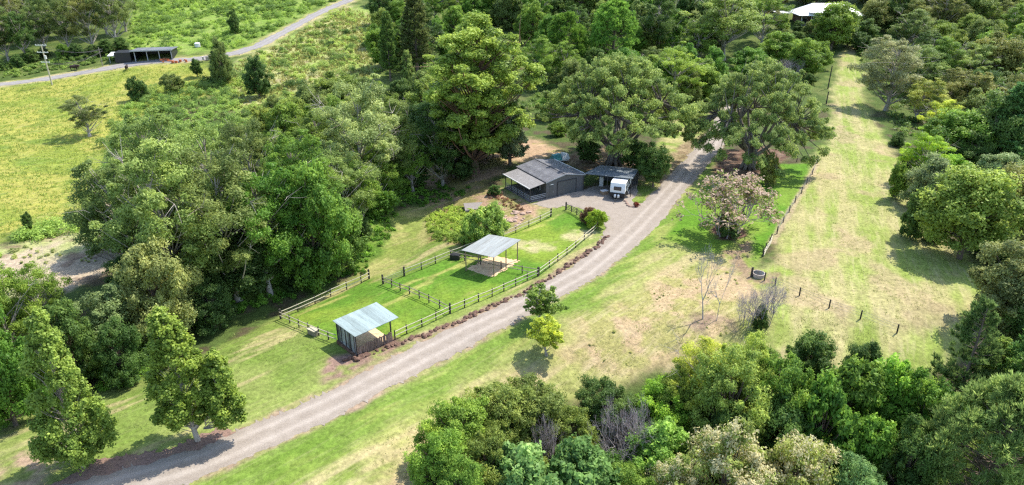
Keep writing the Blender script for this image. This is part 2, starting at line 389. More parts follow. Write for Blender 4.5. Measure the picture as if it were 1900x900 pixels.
put(msk(PADD, .35, .3), mix(mix(col((.105, .225, .022)), col((.20, .29, .035)), sst(.36, .62, n1)), col((.36, .36, .10)), sst(.60, .72, na)*.75), .05, .3)
for q, r_ in [((965, 455), 1.1), ((1002, 457), 1.6), ((1075, 436), 1.5), ((1063, 441), 1.0), ((1090, 432), 1.1), ((985, 462), .8)]:
    p = at(*q); dd = np.hypot((gx-p.x)*.7, gy-p.y)-r_+(n4-.5)*2.6
    put((1-sst(-.6, .6, dd))*.6, col((.52, .46, .24)), .1, .3)
put(msk(VERGE_R, .8, 1.0), mix(mix(col((.20, .27, .05)), col((.31, .33, .10)), sst(.38, .6, n1)), col((.45, .38, .19)), sst(.52, .68, na)*.8), .35, .35)
_gv = line_msk(ROAD, 6.5, 2.2, 2.2, sc=5)*msk(VERGE_R, .5, .3)
put(_gv*.85, mix(col((.135, .235, .03)), col((.24, .30, .06)), sst(.45, .65, na)), .12, .35)
put(msk(DRY_C, 3, 5, sc=5), mix(mix(col((.46, .35, .19)), col((.34, .32, .11)), sst(.48, .62, n2)), col((.33, .24, .16)), sst(.62, .75, n4)*.4), .6, .6)
put(msk(DRY_F, 2, 2.5), mix(col((.46, .36, .19)), col((.33, .32, .12)), sst(.5, .65, n2)), .5, .5)
put(msk(FIELD_R, 1.2, 2.0), mix(mix(col((.385, .36, .15)), col((.25, .325, .065)), sst(.34, .62, nf*.5+n1*.5)), col((.40, .30, .18)), sst(.56, .70, fbm(gx/7, gy/7, 18))*.6+.0), .4, .3)
put(msk(LUSH, .6, .8), mix(col((.11, .245, .02)), col((.17, .28, .035)), sst(.4, .6, n1)), .0, .35)
_wf = seg_dist(gx, gy, W([(1516, 304), (1496, 342), (1475, 376), (1453, 413), (1432, 450)]))
put((1-sst(.25, .75, _wf+(n4-.5)*.5))*.8, col((.42, .33, .2)), .4, .3)
put(msk(W([(1340, 470), (1370, 445), (1400, 430), (1395, 500), (1420, 520), (1450, 500), (1440, 530), (1380, 520)]), 1, 1.2), mix(col((.30, .22, .13)), col((.22, .26, .06)), sst(.45, .55, n4)), .3, .6)
put(msk(LAWN_B, .8, 1.0), mix(col((.18, .26, .04)), col((.36, .34, .13)), sst(.45, .62, n2)), .2, .4)
put(msk(FIGBED, .8, 1.2), mix(col((.13, .075, .05)), col((.22, .15, .10)), sst(.4, .65, n4)), .1, .7)
put(msk(FIGBED1, .8, 1.2)*.8, mix(col((.18, .11, .07)), col((.32, .23, .14)), sst(.4, .65, n4)), .2, .7)
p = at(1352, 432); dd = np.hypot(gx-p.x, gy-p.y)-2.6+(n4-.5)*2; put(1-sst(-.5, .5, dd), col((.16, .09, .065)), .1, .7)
for q, r_ in [((1300, 590), 1.6), ((1335, 590), 1.6), ((1290, 605), 1.8), ((1360, 600), 1.5)]:
    p = at(*q); dd = np.hypot(gx-p.x, gy-p.y)-r_*.6+(n4-.5)*3; put((1-sst(-.9, .9, dd))*.6, col((.28, .2, .14)), .3, .8)
put(line_msk(ROCKLINE, .55, .35, .5, sc=1.0), mix(col((.24, .15, .10)), col((.34, .26, .17)), sst(.4, .6, n4)), .2, .8)
put(msk(W([(600, 668), (700, 640), (740, 640), (700, 672), (640, 700), (600, 712)]), .6, .9), mix(col((.30, .2, .15)), col((.22, .26, .07)), sst(.5, .65, n4)), .2, .7)
put(line_msk(ROAD, 2.45, .35, .5, sc=1.2), mix(col((.36, .27, .18)), col((.27, .27, .10)), sst(.45, .6, n4)), .2, .5)
put(msk(W([(0, 960), (0, 800), (60, 840), (130, 860), (100, 960)]), 1.5, 2), mix(col((.36, .26, .17)), col((.20, .25, .06)), sst(.42, .55, n2)), .2, .5)
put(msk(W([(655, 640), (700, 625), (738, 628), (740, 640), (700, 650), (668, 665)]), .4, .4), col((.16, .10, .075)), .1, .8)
Zc *= (.72+.2*n4)[..., None]*np.array((1, .97, 1.0))
# real unevenness of rough grass
gz = gz+rough*.16*(fbm(gx/.9, gy/.9, 21, 3)-.5)+np.clip(rough-.6, 0, 1)*.9*(fbm(gx/3.2, gy/3.2, 22, 3)-.5)
V = np.stack([gx, gy, gz], -1).reshape(-1, 3)
idx = np.arange(ny*nx).reshape(ny, nx)
F = np.stack([idx[:-1, :-1], idx[:-1, 1:], idx[1:, 1:], idx[1:, :-1]], -1).reshape(-1, 4)

gm, nt, N, L, bs = newmat('ground')
def _n(t, **k):
    n = N.new(t)
    for a, b_ in k.items(): setattr(n, a, b_)
    return n
az = _n('ShaderNodeAttribute', attribute_name='zone'); am = _n('ShaderNodeAttribute', attribute_name='rough_straw')
tc = _n('ShaderNodeTexCoord'); sx = _n('ShaderNodeSeparateColor'); L.new(am.outputs['Color'], sx.inputs[0])
def noise(scale, rot=0, st=(1, 1, 1), det=5, ro=.65):
    m0 = _n('ShaderNodeMapping'); m0.inputs['Rotation'].default_value = (0, 0, rot); L.new(tc.outputs['Object'], m0.inputs[0])
    mp = _n('ShaderNodeMapping'); mp.inputs['Scale'].default_value = st; L.new(m0.outputs[0], mp.inputs[0])
    nz = _n('ShaderNodeTexNoise'); nz.inputs['Scale'].default_value = scale; nz.inputs['Detail'].default_value = det; nz.inputs['Roughness'].default_value = ro
    L.new(mp.outputs[0], nz.inputs['Vector']); return nz.outputs['Fac']
def rng(i, a, b_, c, d):
    m = _n('ShaderNodeMapRange'); m.inputs[1].default_value = a; m.inputs[2].default_value = b_; m.inputs[3].default_value = c; m.inputs[4].default_value = d
    L.new(i, m.inputs[0]); return m.outputs[0]
def mth(op, a, b_):
    m = _n('ShaderNodeMath', operation=op)
    for i, q in enumerate((a, b_)):
        if isinstance(q, (int, float)): m.inputs[i].default_value = q
        else: L.new(q, m.inputs[i])
    return m.outputs[0]
def scl(c, f):
    m = _n('ShaderNodeVectorMath', operation='SCALE'); L.new(c, m.inputs[0]); L.new(f, m.inputs['Scale']); return m.outputs[0]
def mixc(f, a, b_):
    m = _n('ShaderNodeMix', data_type='RGBA'); L.new(f, m.inputs[0])
    for i, q in ((6, a), (7, b_)):
        if isinstance(q, tuple): m.inputs[i].default_value = (*q, 1)
        else: L.new(q, m.inputs[i])
    return m.outputs[2]
fine = noise(2.2, det=8, ro=.75); mid = noise(.55)
c1 = scl(az.outputs['Color'], rng(fine, .3, .7, .6, 1.4))
c1 = scl(c1, rng(mid, .3, .7, .86, 1.14))
# small dark weeds / clover specks
sp = rng(noise(1.4, det=6, ro=.7), .60, .68, 0, .45)
c1 = mixc(mth('MULTIPLY', sp, rng(sx.outputs[0], 0, 1, .35, 1.0)), c1, (.07, .13, .02))
# cut straw lying in streaks (mower lines) in two directions
s1 = rng(noise(1.0, R(20), (1.6, .14, 1), 6), .5, .7, 0, 1); s2 = rng(noise(1.2, R(44), (1.7, .14, 1), 6), .5, .7, 0, 1)
st_ = mth('MULTIPLY', mth('ADD', mth('MULTIPLY', s1, sx.outputs[2]), mth('MULTIPLY', s2, mth('SUBTRACT', 1.0, sx.outputs[2]))), sx.outputs[1])
c1 = mixc(st_, c1, (.50, .41, .24))
L.new(c1, bs.inputs['Base Color']); bs.inputs['Roughness'].default_value = .95; bs.inputs['Specular IOR Level'].default_value = .12
bp = _n('ShaderNodeBump'); bp.inputs['Distance'].default_value = .16
hh = mth('ADD', mth('MULTIPLY', noise(5.5, det=6, ro=.7), 1.0), mth('MULTIPLY', noise(1.5, det=4), 1.2))
L.new(hh, bp.inputs['Height']); L.new(rng(sx.outputs[0], 0, 1, .3, 1.0), bp.inputs['Strength']); L.new(bp.outputs[0], bs.inputs['Normal'])
gme = np_mesh('ground', V, F, gm, True)
def pattr(me, name, arr):
    a = me.color_attributes.new(name, 'FLOAT_COLOR', 'POINT')
    full = np.ones((len(me.vertices), 4), np.float32); full[:, :arr.shape[1]] = arr; a.data.foreach_set('color', full.ravel())
pattr(gme, 'zone', Zc.reshape(-1, 3))
pattr(gme, 'rough_straw', np.stack([rough, strawm, np.clip(msk(FIELD_R, 3, 1)+sst(130, 160, gy), 0, 1)], -1).reshape(-1, 3))
tag(link('ground', gme), kind='structure')

# surface height of the actual sheet (bilinear)
def GZ(x, y):
    x = np.asarray(x, float); y = np.asarray(y, float)
    i = np.clip(np.searchsorted(X, x)-1, 0, nx-2); j = np.clip(np.searchsorted(Y, y)-1, 0, ny-2)
    fx = np.clip((x-X[i])/(X[i+1]-X[i]), 0, 1); fy = np.clip((y-Y[j])/(Y[j+1]-Y[j]), 0, 1)
    return (gz[j, i]*(1-fx)+gz[j, i+1]*fx)*(1-fy)+(gz[j+1, i]*(1-fx)+gz[j+1, i+1]*fx)*fy
def gnd(x, y): return float(GZ(x, y))
def sheet(name, sdf, bounds, step, lift, mat, kind='structure'):
    xs = np.arange(bounds[0], bounds[1], step); ys = np.arange(bounds[2], bounds[3], step)
    x, y = np.meshgrid(xs, ys); s = sdf(x, y); e = step*.5
    gxx = (sdf(x+e, y)-sdf(x-e, y)); gyy = (sdf(x, y+e)-sdf(x, y-e)); gl = np.hypot(gxx, gyy)+1e-6
    out = (s > 0) & (s < step*1.5)
    mv = np.where(out, s, 0); x2 = x-mv*gxx/gl; y2 = y-mv*gyy/gl
    ins = s <= 0
    q = np.arange(x.size).reshape(x.shape)
    cell = ins[:-1, :-1] | ins[:-1, 1:] | ins[1:, 1:] | ins[1:, :-1]
    Fq = np.stack([q[:-1, :-1], q[:-1, 1:], q[1:, 1:], q[1:, :-1]], -1)[cell]
    used, inv = np.unique(Fq, return_inverse=True)
    vx = x2.ravel()[used]; vy = y2.ravel()[used]
    vz = GZ(vx, vy)+lift*np.where(out.ravel()[used], .1, 1)
    o = link(name, np_mesh(name, np.stack([vx, vy, vz], -1), inv.reshape(-1, 4), mat, True))
    return tag(o, kind=kind)
# gravel material with wheel tracks (lighter, packed) - direction handled by a track attribute
def gravelmat(name, base, light):
    m, nt_, N_, L_, b_ = newmat(name)
    t = N_.new('ShaderNodeTexCoord')
    def nn(s, d=6, r=.7):
        z = N_.new('ShaderNodeTexNoise'); z.inputs['Scale'].default_value = s; z.inputs['Detail'].default_value = d; z.inputs['Roughness'].default_value = r
        L_.new(t.outputs['Object'], z.inputs['Vector']); return z.outputs['Fac']
    a = N_.new('ShaderNodeAttribute'); a.attribute_name = 'track'
    r = N_.new('ShaderNodeMapRange'); r.inputs[1].default_value = .35; r.inputs[2].default_value = .7; L_.new(nn(.9), r.inputs[0])
    ad = N_.new('ShaderNodeMath'); ad.operation = 'MULTIPLY_ADD'; ad.inputs[1].default_value = .6; L_.new(a.outputs['Fac'], ad.inputs[0])
    h = N_.new('ShaderNodeMath'); h.operation = 'MULTIPLY'; h.inputs[1].default_value = .5; L_.new(r.outputs[0], h.inputs[0]); L_.new(h.outputs[0], ad.inputs[2])
    mx = N_.new('ShaderNodeMix'); mx.data_type = 'RGBA'; mx.inputs[6].default_value = (*base, 1); mx.inputs[7].default_value = (*light, 1)
    L_.new(ad.outputs[0], mx.inputs[0])
    f = N_.new('ShaderNodeMapRange'); f.inputs[1].default_value = .3; f.inputs[2].default_value = .7; f.inputs[3].default_value = .72; f.inputs[4].default_value = 1.28
    L_.new(nn(7, 8, .8), f.inputs[0])
    vm = N_.new('ShaderNodeVectorMath'); vm.operation = 'SCALE'; L_.new(mx.outputs[2], vm.inputs[0]); L_.new(f.outputs[0], vm.inputs['Scale'])
    L_.new(vm.outputs[0], b_.inputs['Base Color']); b_.inputs['Roughness'].default_value = .95; b_.inputs['Specular IOR Level'].default_value = .15
    bp_ = N_.new('ShaderNodeBump'); bp_.inputs['Strength'].default_value = .6; bp_.inputs['Distance'].default_value = .05
    L_.new(nn(12, 5), bp_.inputs['Height']); L_.new(bp_.outputs[0], b_.inputs['Normal'])
    return m
M['gravel'] = gravelmat('gravel', (.245, .205, .165), (.36, .31, .26))
M['gravel_far'] = gravelmat('gravel_far', (.22, .20, .185), (.30, .28, .265))
def width_at(x, y): return 2.0
def rd(x, y):
    nz_ = (fbm(x/1.3, y/1.3, 31)-.5)*.9+(fbm(x/.45, y/.45, 32, 2)-.5)*.35
    a = seg_dist(x, y, ROAD)-2.0-sst(75, 100, y)*.35; b_ = psdf(x, y, FORE)
    k = 1.2; hh_ = np.clip(.5+.5*(b_-a)/k, 0, 1)
    return b_*(1-hh_)+a*hh_-k*hh_*(1-hh_)+nz_
def add_track(o, pts, offs=.85):
    me = o.data; co = np.empty(len(me.vertices)*3, np.float32); me.vertices.foreach_get('co', co); co = co.reshape(-1, 3)
    d = seg_dist(co[:, 0], co[:, 1], pts)
    tr = np.exp(-((d-offs)/.34)**2)*(.95+.6*(fbm(co[:, 0]/3, co[:, 1]/3, 41)-.2))
    tr = tr+.35*(d > 2.2)*fbm(co[:, 0]/2, co[:, 1]/2, 42)
    a = me.attributes.new('track', 'FLOAT', 'POINT'); a.data.foreach_set('value', np.clip(tr, 0, 1.3).astype(np.float32))
o = sheet('driveway', rd, (-60, 75, 34, 215), .3, .05, M['gravel']); add_track(o, ROAD)
o = sheet('far_track', lambda x, y: seg_dist(x, y, FAR_ROAD)-1.9-.5*sst(-60, -30, x)+(fbm(x/2.5, y/2.5, 33)-.5)*1.6, (-190, 0, 170, 420), .6, .12, M['gravel_far']); add_track(o, FAR_ROAD, .8)
ms = sheet('mulch_strip', lambda x, y: psdf(x, y, MULCHS)-.5+(fbm(x/.9, y/.9, 34)-.5)*1.6, (-50, -10, 36, 70), .25, .035, M['mulch'])
# ------------------------------------------------------------ vegetation builders
def leaves(cent, rad, n, size, aspect, rs, up=.35, sub=6, tint=None, flat_=.8, droop=0.0, shell=.55):
    """cent (k,3), rad (k,) -> leaf quads gathered in sub-lobed clumps. returns V, tint, bloom"""
    k = len(cent); rad = np.broadcast_to(rad, (k,)).astype(float)
    n = np.broadcast_to(n, (k,)).astype(int)
    ci = np.repeat(np.arange(k), sub)
    d = rs.normal(size=(k*sub, 3)); d /= np.linalg.norm(d, axis=1)[:, None]; d[:, 2] = d[:, 2]*.8+.25
    sc = cent[ci]+d*(rad[ci]*.62)[:, None]*np.array((1, 1, flat_)); sr = rad[ci]*rs.uniform(.38, .62, k*sub)
    st = rs.normal(0, .16, k*sub)+(tint[ci] if tint is not None else .5)
    per = np.maximum(1, (n[ci]/sub).astype(int)); li = np.repeat(np.arange(k*sub), per); m = len(li)
    e = rs.normal(size=(m, 3)); e[:, 2] += .35; e /= np.linalg.norm(e, axis=1)[:, None]
    r = sr[li]*(shell+(1-shell)*rs.uniform(0, 1, m)**.6)*(1+.24*rs.normal(size=m))
    P = sc[li]+e*r[:, None]*np.array((1, 1, flat_))
    out = e*.6+(sc[li]-cent[ci[li]])/(rad[ci[li]][:, None]+1e-6)*.5
    nn = out+rs.normal(size=(m, 3))*.55; nn[:, 2] += up; nn /= np.linalg.norm(nn, axis=1)[:, None]
    t = rs.normal(size=(m, 3)); t[:, 2] -= droop; t -= nn*(t*nn).sum(1)[:, None]; t /= np.linalg.norm(t, axis=1)[:, None]+1e-9
    b = np.cross(nn, t); s = size*rs.uniform(.65, 1.35, m)[:, None]; w = s*aspect
    V = np.stack([P-t*s*.5, P+b*w*.5-t*s*.08, P+t*s*.5, P-b*w*.5-t*s*.08], 1)
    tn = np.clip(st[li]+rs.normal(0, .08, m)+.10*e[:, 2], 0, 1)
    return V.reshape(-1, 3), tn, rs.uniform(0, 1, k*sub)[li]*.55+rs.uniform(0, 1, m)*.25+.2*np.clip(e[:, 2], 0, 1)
def crown_mesh(name, parts, mat):
    V = np.concatenate([p[0] for p in parts]); T = np.concatenate([p[1] for p in parts]); B = np.concatenate([p[2] for p in parts])
    F = np.arange(len(V)).reshape(-1, 4)
    me = np_mesh(name, V, F, mat)
    for nm, a in (('tint', T), ('bloom', B)):
        at_ = me.attributes.new(nm, 'FLOAT', 'FACE'); at_.data.foreach_set('value', a.astype(np.float32))
    return me
def sprigs(rs, c, rad, frac=.35, ctr=.45, ex=(.75, 1.25), sr=(.3, .55)):
    k = int(len(c)*frac); i = rs.randint(0, len(c), k); o = np.array((0, 0, c[:, 2].max()*ctr)); d = c[i]-o; L_ = np.linalg.norm(d, axis=1)[:, None]+1e-6
    p = c[i]+d/L_*(rad[i]*rs.uniform(*ex, k))[:, None]+rs.normal(size=(k, 3))*.15*rad.mean(); p[:, 2] = np.maximum(p[:, 2], c[:, 2].min())
    return np.concatenate([c, p]), np.concatenate([rad, rad[i]*rs.uniform(*sr, k)])
def fill_pts(rs, n, fn, mind):
    out = []; tries = 0
    while len(out) < n and tries < n*60:
        tries += 1; p = fn(rs)
        if p is None: continue
        if all((p[0]-q[0])**2+(p[1]-q[1])**2+(p[2]-q[2])**2 > mind*mind for q in out): out.append(p)
    return np.array(out)
def limb(mb, a, b, r0, r1, rs, n=5, seg=4, sag=.15):
    a = np.array(a, float); b = np.array(b, float); L_ = np.linalg.norm(b-a); pts = []; rr = []
    mid = (a+b)/2+rs.normal(size=3)*L_*.06; mid[2] += -sag*L_*.5 if b[2] > a[2] else 0
    for i in range(seg+1):
        t = i/seg; p = a*(1-t)**2+2*mid*t*(1-t)+b*t*t; pts.append(p); rr.append(r0*(1-t)+r1*t)
    mb.tube(pts, rr, n, cap=False)
def wood(name, mb, mat):
    me = bpy.data.meshes.new(name); me.from_pydata(mb.v, [], mb.f); me.update()
    me.polygons.foreach_set('use_smooth', np.ones(len(me.polygons), bool)); me.materials.append(mat); return me

PROTO = {}
def reg(kind, H_, W_, crown, trunk): PROTO.setdefault(kind, []).append((H_, W_, crown, trunk))

def p_gum(seed, dense=1.0, bare=.32, bark='bark_pale', npf=42, kind='gum', leaf=.28, asp=.42, rp=1.45, flat_=.75, aspect=1.0):
    rs = np.random.RandomState(seed); H_, W_ = 16.0, 11.0*aspect
    def fn(r):
        a = r.uniform(0, 2*math.pi); h = r.uniform(0, 1); rr = math.sqrt(r.uniform(.05, 1))
        prof = math.sin(math.pi*min(1, (h*.86+.14)))**.65
        z = H_*(bare+(1-bare)*h*.93); R_ = W_/2*.84*prof*rr*(1+.25*math.sin(3*a+seed))
        return (math.cos(a)*R_, math.sin(a)*R_, z)
    c = fill_pts(rs, npf, fn, 1.35*rp*.82); k = len(c)
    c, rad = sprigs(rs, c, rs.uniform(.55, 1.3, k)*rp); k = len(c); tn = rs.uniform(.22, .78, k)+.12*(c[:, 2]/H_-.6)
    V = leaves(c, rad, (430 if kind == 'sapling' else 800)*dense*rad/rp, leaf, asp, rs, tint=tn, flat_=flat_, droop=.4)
    _sp = 1; mb = MB(); top = (rs.normal()*.6, rs.normal()*.6, H_*.86); r0 = .34
    nodes = []
    for i in range(9):
        t = i/8; nodes.append(np.array((top[0]*t+.25*math.sin(t*5+seed), top[1]*t+.25*math.cos(t*4+seed), top[2]*t-.3)))
    mb.tube(nodes, [r0*(1-t/8*.8)+(.14 if t == 0 else 0) for t in range(9)], 7, cap=False)
    for i in range(k):
        hz = c[i][2]-np.hypot(c[i][0], c[i][1])*rs.uniform(.6, 1.1); j = int(np.clip(hz/top[2]*8, 1, 7))
        limb(mb, nodes[j], c[i], .11*(1-j/12)+.03, .02, rs)
    if kind != 'sapling':
        for i in range(7):
            a = rs.uniform(0, 6.28); z_ = rs.uniform(.45, .85); e_ = np.array((math.cos(a)*W_*.46, math.sin(a)*W_*.46, H_*z_*1.08)); limb(mb, nodes[int(z_*7)], e_, .07, .015, rs)
            for _ in range(3): limb(mb, e_*np.array((.8, .8, .95)), e_+rs.normal(size=3)*.9, .03, .01, rs, 4, 3)
    reg(kind, H_+.6, W_, crown_mesh('crown', [V], M['leaf']), wood('trunk', mb, M[bark]))

def p_fig(seed):
    rs = np.random.RandomState(seed); H_, W_ = 14.0, 25.0
    def fn(r):
        a = r.uniform(0, 2*math.pi); rr = r.uniform(.0, 1)**.55
        z = H_*(.93-(.48 if seed == 11 else .60)*rr**2.2)-r.uniform(0, 1)**1.4*((4.2-1.6*rr) if seed == 11 else 3.4)
        R_ = W_/2*.88*rr*(1+.12*math.sin(4*a+seed)+.08*math.sin(7*a))
        return (math.cos(a)*R_, math.sin(a)*R_, z)
    c = fill_pts(rs, 210 if seed == 11 else 185, fn, 1.25); k = len(c); rad = rs.uniform(.8, 1.5, k); c, rad = sprigs(rs, c, rad, .4); k = len(c); tn = rs.uniform(.25, .8, k)
    V = leaves(c, rad, 480*rad, .26, .55, rs, tint=tn, flat_=.62)
    mb = MB()
    for i in range(9):        # buttressed, fluted trunk
        a = i*2*math.pi/9+rs.normal()*.1
        mb.tube([(1.7*math.cos(a), 1.7*math.sin(a), -.4), (.95*math.cos(a), .95*math.sin(a), .5), (.6*math.cos(a), .6*math.sin(a), 1.8), (.45*math.cos(a), .45*math.sin(a), 3.2)], [.22, .36, .42, .3], 6)
    majors = []
    for i in range(13):
        a = i*2*math.pi/13+rs.normal()*.15; R_ = rs.uniform(.28, .55)*W_/2
        q = np.array((math.cos(a)*R_, math.sin(a)*R_, H_*rs.uniform(.42, .6))); s = np.array((.5*math.cos(a), .5*math.sin(a), rs.uniform(1.6, 3.2)))
        limb(mb, s, q, .34, .17, rs, 6, 5, .3); majors.append(q)
    for i in range(k):
        j = min(range(len(majors)), key=lambda m: np.linalg.norm(majors[m]-c[i])); limb(mb, majors[j], c[i], .13, .03, rs, 5, 4, .2)
    reg('fig', H_, W_, crown_mesh('crown', [V], M['leaf']), wood('trunk', mb, M['bark_fig']))

def p_dense(seed, kind='dense', H_=9.0, W_=8.0, npf=60, rp=1.15, leaf=.25, asp=.55, n=560, low=.1, shape=.6, mat='leaf', flat_=.85, bark='bark'):
    rs = np.random.RandomState(seed)
    ph = rs.uniform(0, 6, 4)
    def fn(r):
        a = r.uniform(0, 2*math.pi); h = r.uniform(0, 1); rr = r.uniform(.25, 1)**.5
        prof = (math.sin(math.pi*(.12+.82*h)))**shape*(1-.25*h) if kind not in ('fineleaf', 'bigleaf', 'bloom') else (1-h**3.2)**.55*min(1, .65+h*1.6)
        R_ = W_/2*.86*prof*rr*(1+.2*math.sin(2*a+ph[0]+h*3)+.12*math.sin(5*a+ph[1]))
        return (math.cos(a)*R_, math.sin(a)*R_, H_*(low+(1-low)*h*.93))
    c = fill_pts(rs, npf, fn, rp*.95); k = len(c); c, rad = sprigs(rs, c, rs.uniform(.55, 1.35, k)*rp, .3, .35, (.35, .8), (.4, .65)); k = len(c); tn = rs.uniform(.2, .78, k)
    V = leaves(c, rad, n*rad/rp, leaf, asp, rs, tint=tn, flat_=flat_)
    mb = MB(); mb.tube([(0, 0, -.3), (.1, .05, H_*.3), (0, .1, H_*.75)], [.035*H_*.8, .022*H_, .008*H_], 6, cap=False)
    for i in range(k):
        limb(mb, (.05, .05, max(.2, c[i][2]*.55)), c[i], .012*H_*.6+.015, .015, rs, 4, 3)
    reg(kind, H_, W_, crown_mesh('crown', [V], M[mat]), wood('trunk', mb, M[bark]))

def p_column(seed, twin=False):
    """upswept conical broadleaf tree with vertical sprays"""
    rs = np.random.RandomState(seed); H_, W_ = 12.5, 6.6
    cs = []; ax = [(0, 0, H_, W_*.5)] if not twin else [(-.4, 0, H_, W_*.35), (2.0, .3, H_*.70, W_*.20)]
    for (ox, oy, hh_, R0) in ax:
        for i in range(int(150*R0/3.3*(hh_/H_))+16):
            h = rs.uniform(.0, 1)**1.1; a = rs.uniform(0, 2*math.pi); rr = rs.uniform(.4, 1)**.5
            prof = (1-h)**(.5 if twin else .75)*min(1, .5+h*4.2)*(1+.10*math.sin(3*a+h*5)+.06*math.sin(5*a+9*h))
            R_ = R0*prof*rr*.86; cs.append((ox+math.cos(a)*R_, oy+math.sin(a)*R_, hh_*((.2 if twin else .10)+(.75 if twin else .85)*h)+rs.normal()*.2))
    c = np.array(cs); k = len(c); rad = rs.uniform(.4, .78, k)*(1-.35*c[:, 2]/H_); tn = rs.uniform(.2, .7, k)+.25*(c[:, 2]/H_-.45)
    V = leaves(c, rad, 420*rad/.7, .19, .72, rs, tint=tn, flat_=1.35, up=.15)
    mb = MB()
    for (ox, oy, hh_, R0) in ax:
        mb.tube([(0, 0, -.3), (-.12 if twin else 0, 0, H_*.11), (ox*.6, oy*.6, max(H_*.2, hh_*.28)), (ox*.9, oy, hh_*.45), (ox, oy, hh_*.9)], [.2, .16, .12, .09, .03], 7, cap=False)
    for i in range(k):
        ox, oy = (ax[0][0], ax[0][1]) if (not twin or abs(c[i][0]-ax[0][0]) < 1.6) else (ax[1][0], ax[1][1])
        z0 = max(.9, c[i][2]-1.6-.3*np.hypot(c[i][0]-ox, c[i][1]-oy)); limb(mb, (ox*min(1, z0/(H_*.4)), oy, z0), c[i], .035, .012, rs, 4, 3, .3)
    reg('column_twin' if twin else 'column', H_, W_, crown_mesh('crown', [V], M['leaf']), wood('trunk', mb, M['bark_pale']))

def needle_tufts(P, D, n, ln, w, rs):
    """tufts of needles: bunches of thin blades leaving points P along directions D"""
    m = len(P)*n; li = np.repeat(np.arange(len(P)), n)
    d = D[li]*.9+rs.normal(size=(m, 3))*.55; d[:, 2] += .15; d /= np.linalg.norm(d, axis=1)[:, None]
    b = np.cross(d, rs.normal(size=(m, 3))); b /= np.linalg.norm(b, axis=1)[:, None]
    l = ln*rs.uniform(.6, 1.2, m)[:, None]; p0 = P[li]+rs.normal(size=(m, 3))*.06
    V = np.stack([p0, p0+d*l*.5+b*w*.5, p0+d*l, p0+d*l*.5-b*w*.5], 1).reshape(-1, 3)
    return V
def p_pine(seed, H_=14.0, W_=8.0, sparse=1.0, kind='pine', narrow=1.0, ln=.42, w=.11, nt=9):
    rs = np.random.RandomState(seed); mb = MB()
    mb.tube([(0, 0, -.3), (0.1, 0, H_*.5), (0, .05, H_*.98)], [.28, .17, .03], 7, cap=False)
    P = []; D = []; T = []
    z = H_*.18
    while z < H_*.98:
        h = z/H_; R_ = W_/2*narrow*((1-h)**.75)*(1.0 if h > .3 else .8+.2*h/.3)+.25
        nb = 6 if h < .9 else 4
        for j in range(nb):
            if rs.uniform() > .88*sparse+.1: continue
            a = rs.uniform(0, 2*math.pi) if sparse < 1 else j*2*math.pi/nb+rs.normal()*.3+z; L_ = R_*rs.uniform(.7, 1.12)
            rise = .12+.5*h; tip = np.array((math.cos(a)*L_, math.sin(a)*L_, z+L_*rise)); st = np.array((0, 0, z))
            limb(mb, st, tip, .07*(1-h)+.02, .012, rs, 4, 4, .35)
            ns = max(3, int(L_*(1.9 if kind == 'pine_open' else 3.4))); tn = rs.uniform(.25, .7)
            for s in range(ns):
                t = .22+.78*(s+rs.uniform())/ns; p = st*(1-t)+tip*t; p[2] -= .25*L_*t*(1-t)
                side = 1 if s % 2 else -1; ll = L_*.34*(1.15-t)+.12
                dd = np.array((math.cos(a+side*.9), math.sin(a+side*.9), .35)); q = p+dd*ll*rs.uniform(.3, 1)
                for pt in ((p+q)/2, q): P.append(pt+rs.normal(size=3)*.06); D.append(dd/np.linalg.norm(dd)+np.array((0, 0, .5))); T.append(tn+rs.normal()*.12)
            P.append(tip); D.append(np.array((math.cos(a)*.5, math.sin(a)*.5, .9))); T.append(tn+.2)
        z += H_*.045*rs.uniform(.8, 1.2)*(1.15-.4*h)
    P = np.array(P); D = np.array(D); T = np.clip(np.array(T), 0, 1)
    V = needle_tufts(P, D, nt, ln, w, rs); tt = np.repeat(T, nt)
    reg(kind, H_, W_*narrow, crown_mesh('crown', [(V, np.clip(tt+rs.normal(0, .08, len(tt)), 0, 1), tt*0)], M['leaf']), wood('trunk', mb, M['bark']))
def p_bigpine(seed):
    """rounded, bushy pine head seen from above: needle brushes all over"""
    rs = np.random.RandomState(seed); H_, W_ = 14.0, 11.0; mb = MB()
    mb.tube([(0, 0, -.3), (.1, 0, H_*.5), (0, .1, H_*.93)], [.34, .22, .05], 7, cap=False)
    P = []; D = []; T = []
    for i in range(120):
        h = rs.uniform(0, 1)**.8; a = rs.uniform(0, 2*math.pi); rr = rs.uniform(.45, 1)**.5
        z = H_*(.22+.76*h); R_ = W_/2*.92*math.sqrt(max(.02, 1-(h*1.02)**2.2))*rr
        c = np.array((math.cos(a)*R_, math.sin(a)*R_, z)); limb(mb, (0, 0, max(1, z-R_*.5)), c, .06, .015, rs, 4, 3, .2); tn = rs.uniform(.1, .85)
        for j in range(34):
            e = rs.normal(size=3); e[2] += .4; e /= np.linalg.norm(e); r = rs.uniform(.35, 1.0)
            P.append(c+e*r*np.array((1, 1, .7))); D.append(e+np.array((0, 0, .7))); T.append(tn+rs.normal()*.13)
    P = np.array(P); D = np.array(D); T = np.clip(np.array(T), 0, 1); nt = 16
    V = needle_tufts(P, D, nt, .42, .085, rs); tt = np.repeat(T, nt)
    reg('bigpine', H_, W_, crown_mesh('crown', [(V, np.clip(tt+rs.normal(0, .08, len(tt)), 0, 1), tt*0)], M['leaf']), wood('trunk', mb, M['bark']))

